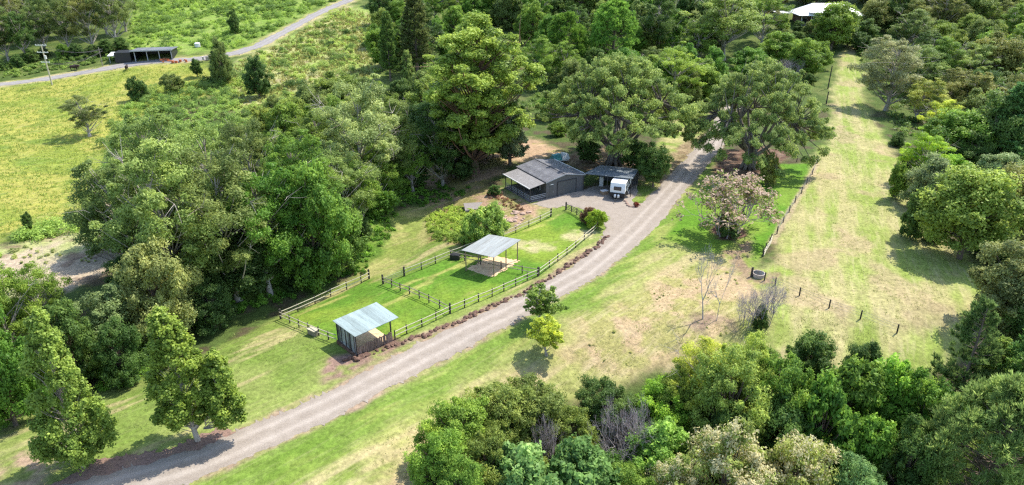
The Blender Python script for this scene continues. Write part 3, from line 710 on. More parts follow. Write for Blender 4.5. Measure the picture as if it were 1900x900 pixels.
def p_bare(seed, kind='bare', H_=5.0, W_=3.2, stems=2, depth=4, mat='twig_pale', r0=.075, spread=.45, lf=0):
    rs = np.random.RandomState(seed); mb = MB(); tips = []
    def br(p, d, L_, r, k):
        q = p+d*L_; m_ = (p+q)/2+rs.normal(size=3)*L_*.07
        mb.tube([p, m_, q], [r, r*.85, r*.68], 4 if k < 3 else 3, cap=False)
        if k >= depth: tips.append(q); return
        for i in range(2+(rs.uniform() < .65)):
            e = d+rs.normal(size=3)*spread; e[2] += .12; e /= np.linalg.norm(e); br(q, e, L_*rs.uniform(.62, .86), r*.62, k+1)
    for s in range(stems):
        a = rs.uniform(0, 6.28); d = np.array((math.cos(a)*.28, math.sin(a)*.28, 1.)); d /= np.linalg.norm(d)
        br(np.array((math.cos(a)*.12*stems*.5, math.sin(a)*.12*stems*.5, -.15)), d, H_*.30, r0, 0)
    vs = np.array(mb.v); h_ = vs[:, 2].max(); w_ = 2*np.percentile(np.hypot(vs[:, 0], vs[:, 1]), 92)
    crown = None
    if lf:
        c = np.array(tips); V = leaves(c, np.full(len(c), .28*W_/4), lf, .2, .5, rs, tint=rs.uniform(.2, .8, len(c)), sub=3); crown = crown_mesh('crown', [V], M['leaf_pink'])
    reg(kind, h_, w_, crown, wood('trunk', mb, M[mat]))

for s in (1, 2, 3): p_gum(s, dense=1.0)
for s in (4, 5): p_gum(s, dense=.85, bare=.28, npf=34, kind='loosegum', leaf=.28)
for s in (6, 7): p_gum(s, dense=1.25, bare=.20, bark='bark_red', npf=105, kind='tallgum', rp=1.0, leaf=.25, asp=.5, aspect=.85, flat_=.7)
for s in (8, 9): p_gum(s, dense=.30, bare=.30, npf=28, kind='sapling', leaf=.95, rp=1.75, aspect=.9)
for s in (11, 12): p_fig(s)
for s in (21, 22, 23): p_dense(s)
for s in (24, 25): p_dense(s, 'tree_round', 8.5, 7.0, 48, 1.15, .26, .55, 560, .22, .55)
for s in (31, 32, 33): p_dense(s, 'shrub', 3.2, 4.0, 36, .62, .22, .5, 260, .10, .5)
p_dense(34, 'bloom', 7.5, 7.5, 66, 1.0, .22, .5, 560, .12, .6, 'leaf_bloom')
p_dense(35, 'bloom', 7.5, 7.5, 66, 1.0, .22, .5, 560, .12, .6, 'leaf_bloom')
p_dense(36, 'cedar', 9.0, 6.0, 70, .75, .24, .6, 380, .12, .7)
for s in (41,): p_dense(s, 'fineleaf', 7.0, 7.0, 85, .8, .2, .45, 420, .10, .6)
for s in (42,): p_dense(s, 'fineleaf', 7.0, 7.0, 85, .8, .2, .45, 420, .10, .6)
p_dense(43, 'bigleaf', 7.0, 7.0, 70, .85, .32, .6, 300, .10, .6); p_dense(44, 'bigleaf', 7.0, 7.0, 70, .85, .32, .6, 300, .10, .6)
p_column(51); p_column(52, True)
p_pine(61, 13, 9.0, .55, 'pine_open', 1.0, .5, .10, 26); p_pine(62, 14, 6.5, 1.0, 'pine', 1.0, .5, .16, 9); p_pine(63, 16, 6.0, 1.0, 'conifer', .9, .5, .22, 10)
p_bigpine(71); p_bigpine(72)
p_bare(81, 'bare', 5.5, 3, 1, 6, 'twig_pale', .12, .36); p_bare(82, 'bare', 5.5, 3, 1, 6, 'twig_pale', .10, .36)
p_bare(83, 'barebush', 2.6, 3, 11, 5, 'twig', .035, .55); p_bare(84, 'barebush', 2.6, 3, 12, 5, 'twig', .035, .55)
p_bare(85, 'pinkbush', 4.0, 5, 9, 4, 'twig', .05, .5, lf=14)
for k in PROTO: PROTO[k] = [(a, b, c, d) for a, b, c, d in PROTO[k]]

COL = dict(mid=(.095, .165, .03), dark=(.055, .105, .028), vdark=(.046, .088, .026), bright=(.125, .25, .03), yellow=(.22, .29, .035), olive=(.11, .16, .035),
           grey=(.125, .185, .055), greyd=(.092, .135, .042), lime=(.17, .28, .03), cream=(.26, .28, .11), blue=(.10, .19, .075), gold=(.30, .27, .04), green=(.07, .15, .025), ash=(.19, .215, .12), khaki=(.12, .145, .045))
rnd = random.Random(5)
NT = [0]
CATN = dict(shrub='bush', pinkbush='bush', barebush='bush')
NAME = dict(sapling='young_tree', gum='gum_tree', loosegum='gum_tree', tallgum='tall_gum_tree', fig='fig_tree', dense='broadleaf_tree', tree_round='broadleaf_tree', shrub='shrub', bloom='flowering_tree', fineleaf='broadleaf_tree', bigleaf='broadleaf_tree',
            column='conical_tree', column_twin='conical_tree', pine_open='pine_tree', pine='pine_tree', conifer='conifer_tree', bigpine='pine_tree', bare='bare_tree', barebush='bare_shrub', pinkbush='flowering_shrub', cedar='broadleaf_tree')
def plant(p, h, w, kind, colr, label, group=None, var=None, rot=None, sink=.0, lean=0, cat=None):
    pr = PROTO[kind]; H_, W_, cr, tr = pr[NT[0] % len(pr) if var is None else var % len(pr)]; NT[0] += 1
    o = empty(NAME[kind], (p[0], p[1], gnd(p[0], p[1])-sink), rnd.uniform(0, 6.28) if rot is None else rot, label=label, cat=cat or CATN.get(kind, 'tree'), group=group)
    if lean: o.rotation_euler[1] = lean
    o.scale = (w/W_, w/W_, h/H_)
    c_ = COL[colr] if isinstance(colr, str) else colr
    g_ = rnd.uniform(.9, 1.12); c_ = [min(.6, c_[0]*1.8*g_*rnd.uniform(.94, 1.06)), min(.6, c_[1]*1.66*g_), c_[2]*1.4*g_]
    if cr:
        q = link('crown', cr, o); q.color = (*c_, 1)
    q = link('trunk', tr, o)
    return o
def tree(bx, by, ty, wpx, kind, colr, label, group=None, **k):
    p = at(bx, by); h = height_to(p, ty); w = wpx*depth(p)/FPX*(1.2 if by > 700 and bx > 780 and kind in ('dense', 'fineleaf', 'bigleaf', 'tree_round') else 1)
    # the crown's top, not its axis, makes the outline: allow for the crown's own depth
    h = max(.6, h*.98)
    return plant(p, h, w, kind, colr, label, group, **k)
# ------------------------------------------------------------ fences
def fence(pts_px, label, group=None, cat='fence', hp=1.2, rails=(.55, 1.05), thick=(), pm='post', rm='rail', wd=.075, pr_=.075, skip=(), name='rail_fence', thin=False):
    P = [at(*q) for q in pts_px]; P = [Vector((p.x, p.y, gnd(p.x, p.y))) for p in P]
    o = empty(name, P[0], 0, label=label, cat=cat, group=group)
    for i, p in enumerate(P):
        if i in skip: continue
        r = pr_*(1.75 if i in thick else 1); hh_ = hp*(1.15 if i in thick else 1)*rnd.uniform(.96, 1.04); q = p-P[0]
        MB().tube([q+Vector((0, 0, -.2)), q+Vector((rnd.uniform(-.03, .03), rnd.uniform(-.03, .03), hh_-.03)), q+Vector((0, 0, hh_))], [r, r*.96, r*.7], 9).build('post', M[pm], o)
    for h in rails:
        mb = MB()
        for a, b in zip(P[:-1], P[1:]):
            d = (b-a); nrm = Vector((d.y, -d.x, 0)).normalized()*(pr_+.03); c = (a+b)/2-P[0]
            if thin: mb.tube([a-P[0]+Vector((0, 0, h)), c+Vector((0, 0, h-.02)), b-P[0]+Vector((0, 0, h))], wd, 4); continue
            e = d.normalized()*.01; z_ = Vector((0, 0, h+rnd.uniform(-.02, .02))); k_ = Vector((0, 0, rnd.uniform(-.03, .01)))
            mb.tube([a-P[0]+nrm+z_+e, c+nrm+z_+k_, b-P[0]+nrm+z_-e], wd*.68, 7)
        mb.build('wire' if thin else 'rail', M[rm], o)
    return o
fence([(835, 582), (862, 571), (888, 560), (913, 550), (935, 540), (957, 530.5), (978, 521), (998, 512.5)], 'roadside paddock fence between the mid corner post and the open shelter corner post', thick=(0, 7))
fence([(1000, 511), (1019, 497), (1035, 485), (1052, 473), (1068, 460), (1084, 446), (1098, 435), (1109, 423)], 'roadside paddock fence climbing from the open shelter corner up to the gate bush')
fence([(733, 630), (755, 619), (783, 606.5), (809, 594.5), (833, 583)], 'short roadside fence between the walled horse shelter and the divider corner post', skip=(4,))
fence([(711, 527), (727, 533), (743, 540), (760, 546), (778, 554), (796, 562), (816, 572), (833, 581)], 'dark dividing rail fence across the middle of the two green paddocks', thick=(0,), rm='rail_dark', skip=(7,))
fence([(521, 592), (538, 600), (555, 607.5), (573, 615.5), (592, 623), (610, 630), (626, 636)], 'front end rail fence running into the back wall of the walled horse shelter', thick=(0,), skip=(6,))
fence([(523, 591), (553, 578), (585, 564), (614, 550), (643.5, 537), (670.5, 525.5), (685, 517.5)], 'pale railed fence along the tree line behind the walled horse shelter', rm='rail', skip=(0,), thick=(6,))
fence([(750, 512), (754.5, 510.5), (782, 500), (808, 489), (836, 477.5)], 'short pale fence above the middle gateway of the back paddock', thick=(0,), skip=(1,))
fence([(837, 477), (862, 468), (886, 459), (910, 450), (934, 441), (957, 431.5), (981, 421.5), (1002, 412), (1022, 402)], 'long pale back fence passing behind the open horse shelter and round bush', skip=(0,), thick=(8,))
fence([(836.5, 478.5), (862, 484), (892, 491), (930, 500), (969, 507.5), (996, 512)], 'dark rail fence passing under the open horse shelter roof', rm='rail_dark', skip=(0, 5))
fence([(713, 526), (731, 519), (748, 512.5)], 'pale rail gate closing the gap between the two paddocks', cat='gate', name='rail_gate', skip=(0, 1, 2), rails=(.35, .62, .9), wd=.04)
fence([(1050, 389.5), (1060, 394), (1070, 399), (1078, 405), (1092, 412)], 'dark metal gate panel curving beside the forecourt and the red-green bush', cat='gate', name='metal_gate', rails=(.35, .6, .85, 1.1), rm='darkmetal', wd=.06, thick=(0,))
fence([(1441.5, 434), (1453, 413), (1464, 394), (1475, 376), (1487, 359), (1496, 342), (1507, 324), (1516, 303)], 'line of dark posts with wire along the edge of the lush green patch', name='wire_fence', rails=(.4, .8, 1.1), thin=True, wd=.012, rm='wire', thick=(7,), pr_=.085)
fence([(1516, 303), (1478, 300), (1440, 296)], 'short wire fence joining the field corner post to the fig tree bed', name='wire_fence', rails=(.45, .95), thin=True, wd=.015, rm='wire', skip=(0,))
fence([(1394, 513), (1418, 521), (1438, 530), (1483, 549), (1538, 572), (1596, 592), (1664, 618)], 'widely spaced dark posts with wire crossing the dry field above the shrubs', name='wire_fence', rails=(.4, .8, 1.1), thin=True, wd=.012, rm='wire', thick=(0,), pr_=.085)
fence([(1415, 476), (1420, 466), (1427, 455), (1430, 448)], 'pale weathered timber gate standing by the bare shrub under the lush patch', cat='gate', name='timber_gate', rails=(.25, .55, .85), wd=.1, pr_=.085)

# ------------------------------------------------------------ walled horse shelter
def frame_axes(p0, pu):           # angle of the axis p0->pu
    return math.atan2(pu[1]-p0[1], pu[0]-p0[0])
def gpt(px, py): p = at(px, py); return Vector((p.x, p.y, gnd(p.x, p.y)))
B0 = gpt(662, 662); B1 = gpt(729, 632); rz = frame_axes(B0, B1); L1 = (B1-B0).xy.length; L2 = 3.75
s1 = empty('horse_shelter', B0, rz, label='walled horse shelter with pale corrugated roof and log palings beside the gravel road', cat='shelter')
zr = 2.75
for (x, y, h) in ((.1, .1, zr-.05), (L1-.1, .1, zr), (L1-.1, L2-.1, zr+.05), (.1, L2-.1, zr), (L1*.52, L2-.1, zr)):
    MB().tube([(x, y, -.5), (x, y, h-.12)], .085, 8).build('post', M['post'], s1)
RQ = [(-.15, -.35, zr-.05), (L1+.75, -.35, zr+.05), (L1+.75, L2+.25, zr+.12), (-.25, L2+.25, zr)]
MB().slab(RQ, .05).build('roof', M['zinc'], s1)
m = MB()
for y in (.0, L2*.5, L2-.05): m.box((L1/2+.2, y+.02, zr-.14), (L1+.6, .08, .14))
m.build('roof_beam', M['timber'], s1)
MB().box((0, L2/2, 1.32), (.04, L2-.1, 2.36)).build('sheet_wall', M['panel'], s1)
m = MB()
for i in range(5): m.box((-.055, .1+i*(L2-.2)/4, 1.3), (.06, .1, 2.5))
m.build('wall_batten', M['post'], s1)
rs = random.Random(3); m = MB(); x = .18
while x < L1-.1:
    w_ = rs.uniform(.11, .2); h = rs.uniform(1.15, 1.5)
    m.box((x, -.03+rs.uniform(-.02, .02), h/2-.25), (w_, .07, h), rs.uniform(-.1, .1)); x += w_+rs.uniform(.02, .09)
m.build('paling_wall', M['slab'], s1)
m = MB(); m.box((L1/2, .02, 1.0), (L1-.2, .06, .1)); m.box((L1/2, .02, .3), (L1-.2, .06, .1)); m.build('rail', M['timber'], s1)
m = MB(); m.poly([(.12, .1, .06), (L1-.05, .1, .06), (L1-.05, L2, .06), (.12, L2, .06)], [(0, 1, 2, 3)]); m.build('sand_floor', M['sand'], s1)
MB().box((-.12, L2/2, .12), (.18, L2, .45)).build('footing', M['rock'], s1)

# ------------------------------------------------------------ open horse shelter
Q0 = gpt(916.5, 513); Q2 = gpt(960, 484); rz2 = frame_axes(Q0, Q2); A1 = (Q2-Q0).xy.length; A2 = 4.0; zr = 3.05
s2 = empty('horse_shelter', Q0, rz2, label='open horse shelter with flat grey iron roof on six thin posts in the back paddock', cat='shelter')
Pl = [gpt(916.5, 513), gpt(939, 499.5), gpt(960, 484), gpt(865, 502.5), gpt(888, 489.5), gpt(909, 477)]
cs, sn = math.cos(-rz2), math.sin(-rz2)
loc = []
for p in Pl:
    d = p-Q0; l = Vector((d.x*cs-d.y*sn, d.x*sn+d.y*cs, d.z)); loc.append(l)
    MB().tube([(l.x, l.y, l.z-.4), (l.x, l.y, zr-.1)], .075, 8).build('post', M['timber'], s2)
ov = .35; a, b, c_, d_ = loc[0], loc[2], loc[5], loc[3]
RQ = [(a.x-.45, a.y-ov, zr-.02), (b.x+.35, b.y-ov, zr+.1), (c_.x+.35, c_.y+ov, zr+.16), (d_.x-.45, d_.y+ov, zr+.04)]
MB().slab(RQ, .05).build('roof', M['zinc_b'], s2)
m = MB()
for (p, q) in ((loc[0], loc[2]), (loc[3], loc[5]), (loc[0], loc[3]), (loc[1], loc[4]), (loc[2], loc[5])):
    m.tube([(p.x, p.y, zr-.12), (q.x, q.y, zr-.07)], .06, 4)
m.build('roof_beam', M['timber'], s2)
sdp = W([(868, 500), (917, 513), (962, 484), (912, 474)])
sheet('sand_floor', lambda x, y: psdf(x, y, sdp)-.1+(fbm(x/.8, y/.8, 35)-.5)*.9, (-12, 10, 70, 95), .2, .045, M['sand'])

# ------------------------------------------------------------ grey garage with verandah
A = gpt(1013, 369.5); Bq = gpt(1087, 359); gw = (Bq-A).xy.length+.25; rzg = R(31); gd = 9.0; he = 3.0; hr = 3.62
g = empty('garage', A, rzg, label='dark grey gabled garage with roller door and side verandah on the forecourt', cat='garage')
m = MB()
pent = [(0, 0), (gw, 0), (gw, he), (gw/2, hr), (0, he)]
V_ = [(x, 0, z if i > 1 else -.4) for i, (x, z) in enumerate(pent)]+[(x, gd, z if i > 1 else -.4) for i, (x, z) in enumerate(pent)]
m.poly(V_, [(0, 1, 2, 3, 4), (9, 8, 7, 6, 5), (1, 6, 7, 2), (0, 4, 9, 5)]); m.build('wall', M['cladding'], g)
ov = .25
for s in (0, 1):
    xo = -ov if s == 0 else gw+ov; zo = he-ov*(hr-he)/(gw/2)
    q = [(xo, -.2, zo+.10), (gw/2, -.2, hr+.10), (gw/2, gd+.2, hr+.10), (xo, gd+.2, zo+.10)]
    if s: q = q[::-1]
    MB().slab(q, .08).build('roof', M['roofdark'], g)
    MB().box((xo, gd/2, zo+.04), (.14, gd+.45, .14)).build('gutter', M['white'] if s else M['darkmetal'], g)
m = MB(); m.box((gw/2, gd/2, hr+.13), (.3, gd+.42, .07)); m.build('ridge_cap', M['roofdark'], g)
m = MB()
for (x0, z0, x1, z1) in ((-ov, he-.18, gw/2, hr+.02), (gw/2, hr+.02, gw+ov, he-.18)):
    m.poly([(x0, -.24, z0), (x1, -.24, z1), (x1, -.24, z1+.16), (x0, -.24, z0+.16), (x0, -.2, z0), (x1, -.2, z1), (x1, -.2, z1+.16), (x0, -.2, z0+.16)], [(0, 1, 2, 3), (7, 6, 5, 4), (0, 4, 5, 1), (3, 2, 6, 7)])
m.build('barge_board', M['greyroof'], g)
dx0, dx1 = gw*.30, gw*.79
m = MB()
for i in range(14): m.box(((dx0+dx1)/2, -.015-(i % 2)*.012, .1+i*.17+.085), (dx1-dx0, .03, .165))
m.build('roller_door', M['door'], g)
m = MB(); m.box((dx0-.05, -.05, 1.25), (.1, .1, 2.5)); m.box((dx1+.05, -.05, 1.25), (.1, .1, 2.5)); m.box(((dx0+dx1)/2, -.05, 2.56), (dx1-dx0+.2, .1, .14)); m.build('door_frame', M['darkmetal'], g)
MB().box(((dx0+dx1)/2, -.12, .03), (dx1-dx0, .2, .1)).build('door_sill', M['concrete'], g)
dd_ = MB().box((gw*.135, -.025, 1.05), (.85, .05, 2.1)).build('side_door', M['door'], g)
MB().box((gw*.135+.32, -.07, 1.05), (.08, .05, .08)).build('handle', M['offwhite'], dd_)
MB().box((gw*.15, -.02, 2.35), (.55, .04, .14)).build('sign_plate', M['offwhite'], g)
for y in (2.6, 5.8):
    w_ = MB().box((-.02, y, 1.55), (.05, 1.6, 1.1)).build('window', M['offwhite'], g); MB().box((-.05, y, 1.55), (.03, 1.48, .98)).build('pane', M['glass'], w_)
# verandah on the left side
vw = 3.1
MB().slab([(-vw-.2, -.15, 2.48), (-.0, -.15, 2.98), (-.0, gd*.93, 2.98), (-vw-.2, gd*.93, 2.48)], .06).build('verandah_roof', M['roofdark_y'], g)
MB().box((-vw-.22, gd*.465-.07, 2.44), (.1, gd*.93+.15, .14)).build('verandah_gutter', M['offwhite'], g)
MB().box((-vw/2, gd*.46, -.25), (vw, gd*.92, .62)).build('verandah_floor', M['deck'], g)
for i in range(5):
    MB().box((-vw+.08, .1+i*(gd*.9-.2)/4, .95), (.11, .11, 3.0)).build('verandah_post', M['darkmetal'], g)
m = MB()
for z in (.45, .72, .99): m.box((-vw+.08, gd*.45, z), (.04, gd*.9, .09)); m.box((-vw/2, .05, z), (vw-.1, .04, .09))
m.build('railing', M['greyroof'], g)
MB().box((-vw, gd*.46, -.35), (.08, gd*.92, .75)).build('skirt', M['cladding'], g)

# ------------------------------------------------------------ carport with dark corrugated roof
c0 = at_z(1084, 322, A.z+3.15); c1 = at_z(1174, 331.5, A.z+3.1); c2 = at_z(1182, 319.5, A.z+2.75); c3 = at_z(1112, 311, A.z+2.7)
base = Vector((c0.x, c0.y, gnd(c0.x, c0.y))); zb = base.z
cp = empty('carport', base, 0, label='low carport with blue-grey corrugated roof between the garage and the caravan', cat='carport')
q = [c0-base, c1-base, c2-base+Vector((.6, 1.6, 0)), c3-base+Vector((.3, 1.4, 0))]
MB().slab(q, .07).build('roof', M['roofblue'], cp)
for p in q+[(q[0]+q[1])/2]:
    MB().tube([(p.x*.98, p.y, -.4), (p.x*.98, p.y, p.z-.1)], .06, 6).build('post', M['darkmetal'], cp)
bk = (q[2], q[3]); d = (q[3]-q[2]); ang = math.atan2(d.y, d.x); c_ = (q[2]+q[3])/2
MB().box((c_.x, c_.y, 1.25), (d.xy.length, .05, 2.6), ang).build('back_wall', M['cladding'], cp)
# stored things in its shade
def crate_stack(p, label):
    o = empty('storage_box', p, .4, label=label, cat='box'); MB().box((0, 0, .35), (1.2, .8, .7)).build('body', M['timber'], o); MB().box((0, 0, .73), (1.26, .86, .06)).build('lid', M['offwhite'], o)
crate_stack(gpt(1121, 361), 'brown timber box with pale lid standing beside the caravan drawbar')
f_ = empty('refrigerator', gpt(1116, 345), -.3, label='white upright cabinet standing in the shade under the carport', cat='cabinet')
MB().box((0, 0, .85), (.7, .7, 1.7)).build('cabinet', M['offwhite'], f_); MB().box((0, -.37, .85), (.64, .05, 1.6)).build('door', M['offwhite'], f_)

# ------------------------------------------------------------ caravan
F0 = gpt(1144.5, 371); rzc = R(-20)
cv = empty('caravan', F0, rzc, label='white and black touring caravan parked half under the carport', cat='caravan')
cw, cl = 2.45, 5.9
def prof(y0, y1, z0, z1, rake=.25):
    return [(y0, z0), (y0-.0, z0+(z1-z0)*.45), (y0+rake, z1-.12), (y0+rake+.25, z1), (y1-.2, z1), (y1, z1-.15), (y1, z0)]
def extr(pr, x0, x1):
    n = len(pr); v = [(x0, y, z) for y, z in pr]+[(x1, y, z) for y, z in pr]
    return MB().poly(v, [tuple(range(n)), tuple(reversed(range(n, 2*n)))]+[(i, i+n, (i+1) % n+n, (i+1) % n) for i in range(n)])
extr(prof(0, cl, 1.2, 2.95), -cw/2, cw/2).build('body', M['white'], cv)
MB().box((0, cl/2+.02, .84), (cw+.02, cl, .74)).build('lower_body', M['black'], cv)
MB().box((0, -.06, .95), (cw*.98, .14, .62)).build('front_boot', M['black'], cv)
w_ = MB().box((0, .02, 1.98), (1.25, .14, .6)).build('window', M['black'], cv); MB().box((0, -.06, 2.0), (1.08, .04, .44)).build('pane', M['glass'], w_)
for y, l in ((1.4, .9), (3.4, 1.1)):
    w_ = MB().box((cw/2, y, 1.95), (.06, l+.12, .6)).build('window', M['black'], cv); MB().box((cw/2+.035, y, 1.95), (.02, l, .48)).build('pane', M['glass'], w_)
MB().box((cw/2+.01, 2.45, 1.75), (.04, .62, 1.75)).build('door', M['offwhite'], cv)
m = MB()
m.poly([(cw/2+.012, .2, 1.25), (cw/2+.012, cl-.1, 1.12), (cw/2+.012, cl-.1, 1.3), (cw/2+.012, .2, 1.42)], [(0, 1, 2, 3)]); m.build('stripe', M['black'], cv)
m = MB(); m.box((0, cl*.35, 2.9), (.7, .9, .14)); m.box((0, cl*.72, 2.88), (.5, .5, .1)); m.build('roof_vent', M['offwhite'], cv)
MB().box((cw/2+.07, cl*.52, 2.72), (.12, cl*.7, .13)).build('awning', M['black'], cv)
for y in (cl*.52, cl*.52+.85):
    for s in (-1, 1):
        wh = MB().tube([(s*(cw/2-.16), y, .36), (s*(cw/2+.03), y, .36)], .36, 18).build('wheel', M['rubber'], cv); MB().tube([(s*(cw/2+.02), y, .36), (s*(cw/2+.045), y, .36)], .2, 12).build('rim', M['offwhite'], wh)
m = MB(); m.tube([(-.8, .1, .55), (0, -1.5, .5)], .05, 6); m.tube([(.8, .1, .55), (0, -1.5, .5)], .05, 6); m.tube([(0, -1.45, .5), (0, -1.75, .52)], .06, 6); m.build('drawbar', M['black'], cv)
for s in (-1, 1): MB().tube([(s*.28, -.42, .6), (s*.28, -.42, 1.05), (s*.28, -.42, 1.12)], [.19, .19, .08], 12).build('gas_bottle', M['white'], cv, True)
MB().tube([(0, -1.4, 0), (0, -1.4, .5)], .04, 6).build('jockey_wheel', M['darkmetal'], cv)

# garden bed edge, slab, trailer, trough ...
tb = gpt(1038, 300); o = empty('covered_trailer', tb, R(25), label='teal and white tarpaulin-covered trailer behind the garage roof', cat='trailer')
MB().box((0, 0, .75), (3.6, 1.9, .5)).build('tray', M['offwhite'], o)
MB().poly([(-1.9, -1, 1), (0.2, -1, 1), (.2, 1, 1), (-1.9, 1, 1), (-1.7, -.3, 2.6), (0, -.3, 2.9), (0, .4, 2.9), (-1.7, .4, 2.6)], [(0, 1, 5, 4), (1, 2, 6, 5), (2, 3, 7, 6), (3, 0, 4, 7), (4, 5, 6, 7)]).build('tarpaulin', M['teal'], o)
MB().poly([(.2, -1, 1), (2.0, -1, 1), (2.0, 1, 1), (.2, 1, 1), (.4, -.5, 3.0), (1.8, -.6, 2.5), (1.8, .5, 2.5), (.4, .4, 3.0)], [(0, 1, 5, 4), (1, 2, 6, 5), (2, 3, 7, 6), (3, 0, 4, 7), (4, 5, 6, 7)]).build('white_load', M['white'], o)
o.scale = (.9, .9, .58)
for s in (-1, 1):
    wh = MB().tube([(0, s*.8, .35), (0, s*1.0, .35)], .35, 14).build('wheel', M['rubber'], o)
p = gpt(1407, 513); o = empty('water_trough', p, R(-15), label='round pale concrete water trough by the corner post of the dry field', cat='trough')
MB().tube([(0, 0, 0), (0, 0, .55)], [.75, .8], 20).build('tub', M['concrete'], o, False); MB().tube([(0, 0, .5), (0, 0, .57)], .68, 20).build('water', M['glass'], o)
p = gpt(582, 621); o = empty('feed_bin', p, R(-35), label='dark timber-lidded feed trough against the front end fence', cat='trough')
MB().box((0, 0, .4), (1.15, .7, .6)).build('bin', M['rail_dark'], o); MB().box((0, .02, .73), (1.25, .8, .06)).build('lid', M['rail'], o)
p = gpt(845, 480.5); o = empty('water_tub', p, R(-15), label='black rectangular water tub at the back fence left of the open shelter', cat='trough')
m = MB(); m.box((0, 0, .35), (1.3, .8, .7)); m.build('tub', M['black'], o); m = MB(); m.box((.9, .1, .45), (.06, .06, .9)); m.box((.75, .1, .85), (.35, .05, .05)); m.build('stand', M['darkmetal'], o)
# slab ramp beside the garden
p = gpt(876, 386); p.z -= .02; o = MB().slab([(-1.5, 1.4, .35), (-1.0, -1.7, .3), (2.0, -.4, .3), (1.6, 1.9, .35)], .3).build('concrete_slab', M['deck']); o.location = p
tag(o, 'bare concrete slab on the slope left of the verandah', 'slab')
# raised stone garden edge beside the caravan
for i, q in enumerate([(1163, 378), (1165, 382), (1169, 384), (1175, 385), (1181, 384), (1186, 381), (1160, 374)]):
    p = gpt(*q); mb = MB(); rr_ = .3; bm = None
    mb.tube([(0, 0, -.05), (0, 0, .12), (0, 0, .28)], [rr_, rr_*1.05, rr_*.6], 7); o = mb.build('edging_stone', M['rock_pale']); o.location = p; o.rotation_euler[2] = i
    tag(o, 'pale stone edging the small garden bed beside the caravan', 'stone', 'stones edging the garden bed by the caravan')

# ------------------------------------------------------------ rocks along the road
import bmesh
def rock_mesh(seed):
    r_ = random.Random(seed); bm = bmesh.new(); bmesh.ops.create_icosphere(bm, subdivisions=2, radius=1)
    off = [r_.uniform(0, 9) for _ in range(3)]
    from mathutils import noise as mn
    pl = [(Vector([r_.gauss(0, 1) for _ in range(3)]).normalized(), r_.uniform(.55, .85)) for _ in range(7)]
    for v in bm.verts:
        c = v.co.copy()
        for n_, d in pl:
            k = c.dot(n_)
            if k > d: c -= n_*(k-d)
        v.co = c*(1+.18*mn.noise(c*2+Vector(off)))
        v.co.z *= .75
    me = bpy.data.meshes.new('rock'); bm.to_mesh(me); bm.free(); me.materials.append(M['rock']); return me
RK = [rock_mesh(i) for i in range(6)]
pts = [Vector(p).to_3d() for p in ROCKLINE]; rr = random.Random(8); cnt = 0; acc = 0
sl_ = [(pts[i+1]-pts[i]).length for i in range(len(pts)-1)]; tot = sum(sl_); s = 0
while s < tot:
    i = 0; t = s
    while i < len(sl_)-1 and t > sl_[i]: t -= sl_[i]; i += 1
    p = pts[i].lerp(pts[i+1], min(1, t/sl_[i])); nrm = (pts[i+1]-pts[i]).normalized(); nrm = Vector((-nrm.y, nrm.x, 0))
    for _ in range(rr.choice((1, 1, 2))):
        q = p+nrm*rr.uniform(-.3, .4); sz = rr.uniform(.18, .36)*(1.0 if s > 3 else 1.25)
        o = link('rock', rr.choice(RK)); o.location = (q.x, q.y, gnd(q.x, q.y)+sz*.22); o.scale = (sz*rr.uniform(.8, 1.3), sz, sz*rr.uniform(.7, 1.1)); o.rotation_euler = (rr.uniform(-.4, .4), rr.uniform(-.4, .4), rr.uniform(0, 6))
        pl_ = ['beside the walled shelter', 'below the front paddock', 'below the mid corner post', 'below the open shelter', 'below the back paddock', 'near the gate bush'][min(5, int(s/tot*6))]
        tag(o, f"{'large' if sz > .27 else 'small'} red-brown rock in the row along the road {pl_}", 'rock', 'rocks edging the road'); cnt += 1
    s += rr.uniform(.28, .62)
# loose pale rocks on the slope above the back fence
RP = [m_.copy() for m_ in RK[:3]]
for m_ in RP: m_.materials[0] = M['rock_pale']
for i in range(26):
    q = (rr.uniform(925, 985), rr.uniform(392, 425)); p = gpt(*q)
    if psdf(p.x, p.y, PADD) < .8: continue
    sz = rr.uniform(.2, .5); o = link('boulder', rr.choice(RP)); o.location = (p.x, p.y, p.z+.05); o.scale = (sz*1.3, sz, sz*.7); o.rotation_euler[2] = rr.uniform(0, 6)
    tag(o, f"{'large' if sz > .35 else 'small'} pale tan boulder at the {'upper' if q[1] < 408 else 'lower'} {'left' if q[0] < 945 else 'middle' if q[0] < 965 else 'right'} of the bare slope by the verandah", 'rock', 'boulders on the bare slope')

# ------------------------------------------------------------ far shed, awning, poles
S0 = gpt(252, 115.5); S1 = gpt(312, 109); rzs = frame_axes(S0, S1); rzs = rzs*.55; sw = 75/FPX*depth(S0)*.86; sd = 7.0; hs_ = 22*depth(S0)/FPX*1.02
sh = empty('farm_shed', S0, rzs, label='long black open-fronted farm shed with pale posts beside the far track', cat='shed')
m = MB(); m.box((sw/2, sd, hs_*.42), (sw, .1, hs_*.84)); m.box((0, sd/2, hs_*.44), (.1, sd, hs_*.88)); m.box((sw, sd/2, hs_*.44), (.1, sd, hs_*.88)); m.build('wall', M['black'], sh)
MB().slab([(-.8, -.7, hs_*.98), (sw+.4, -.7, hs_*.98), (sw+.4, sd+.3, hs_*.86), (-.8, sd+.3, hs_*.86)], .14).build('roof', M['roofdark'], sh)
MB().box((sw/2-.2, -.72, hs_*.95), (sw+1.2, .12, .35)).build('fascia', M['greyroof'], sh)
for i in range(4): MB().box((sw*i/3*.98+.1, 0, hs_*.46), (.2, .2, hs_*.94)).build('post', M['greyroof'], sh)
MB().box((-3.2, 2.5, hs_*.42), (4.2, 5, hs_*.8)).build('lean_to', M['black'], sh)
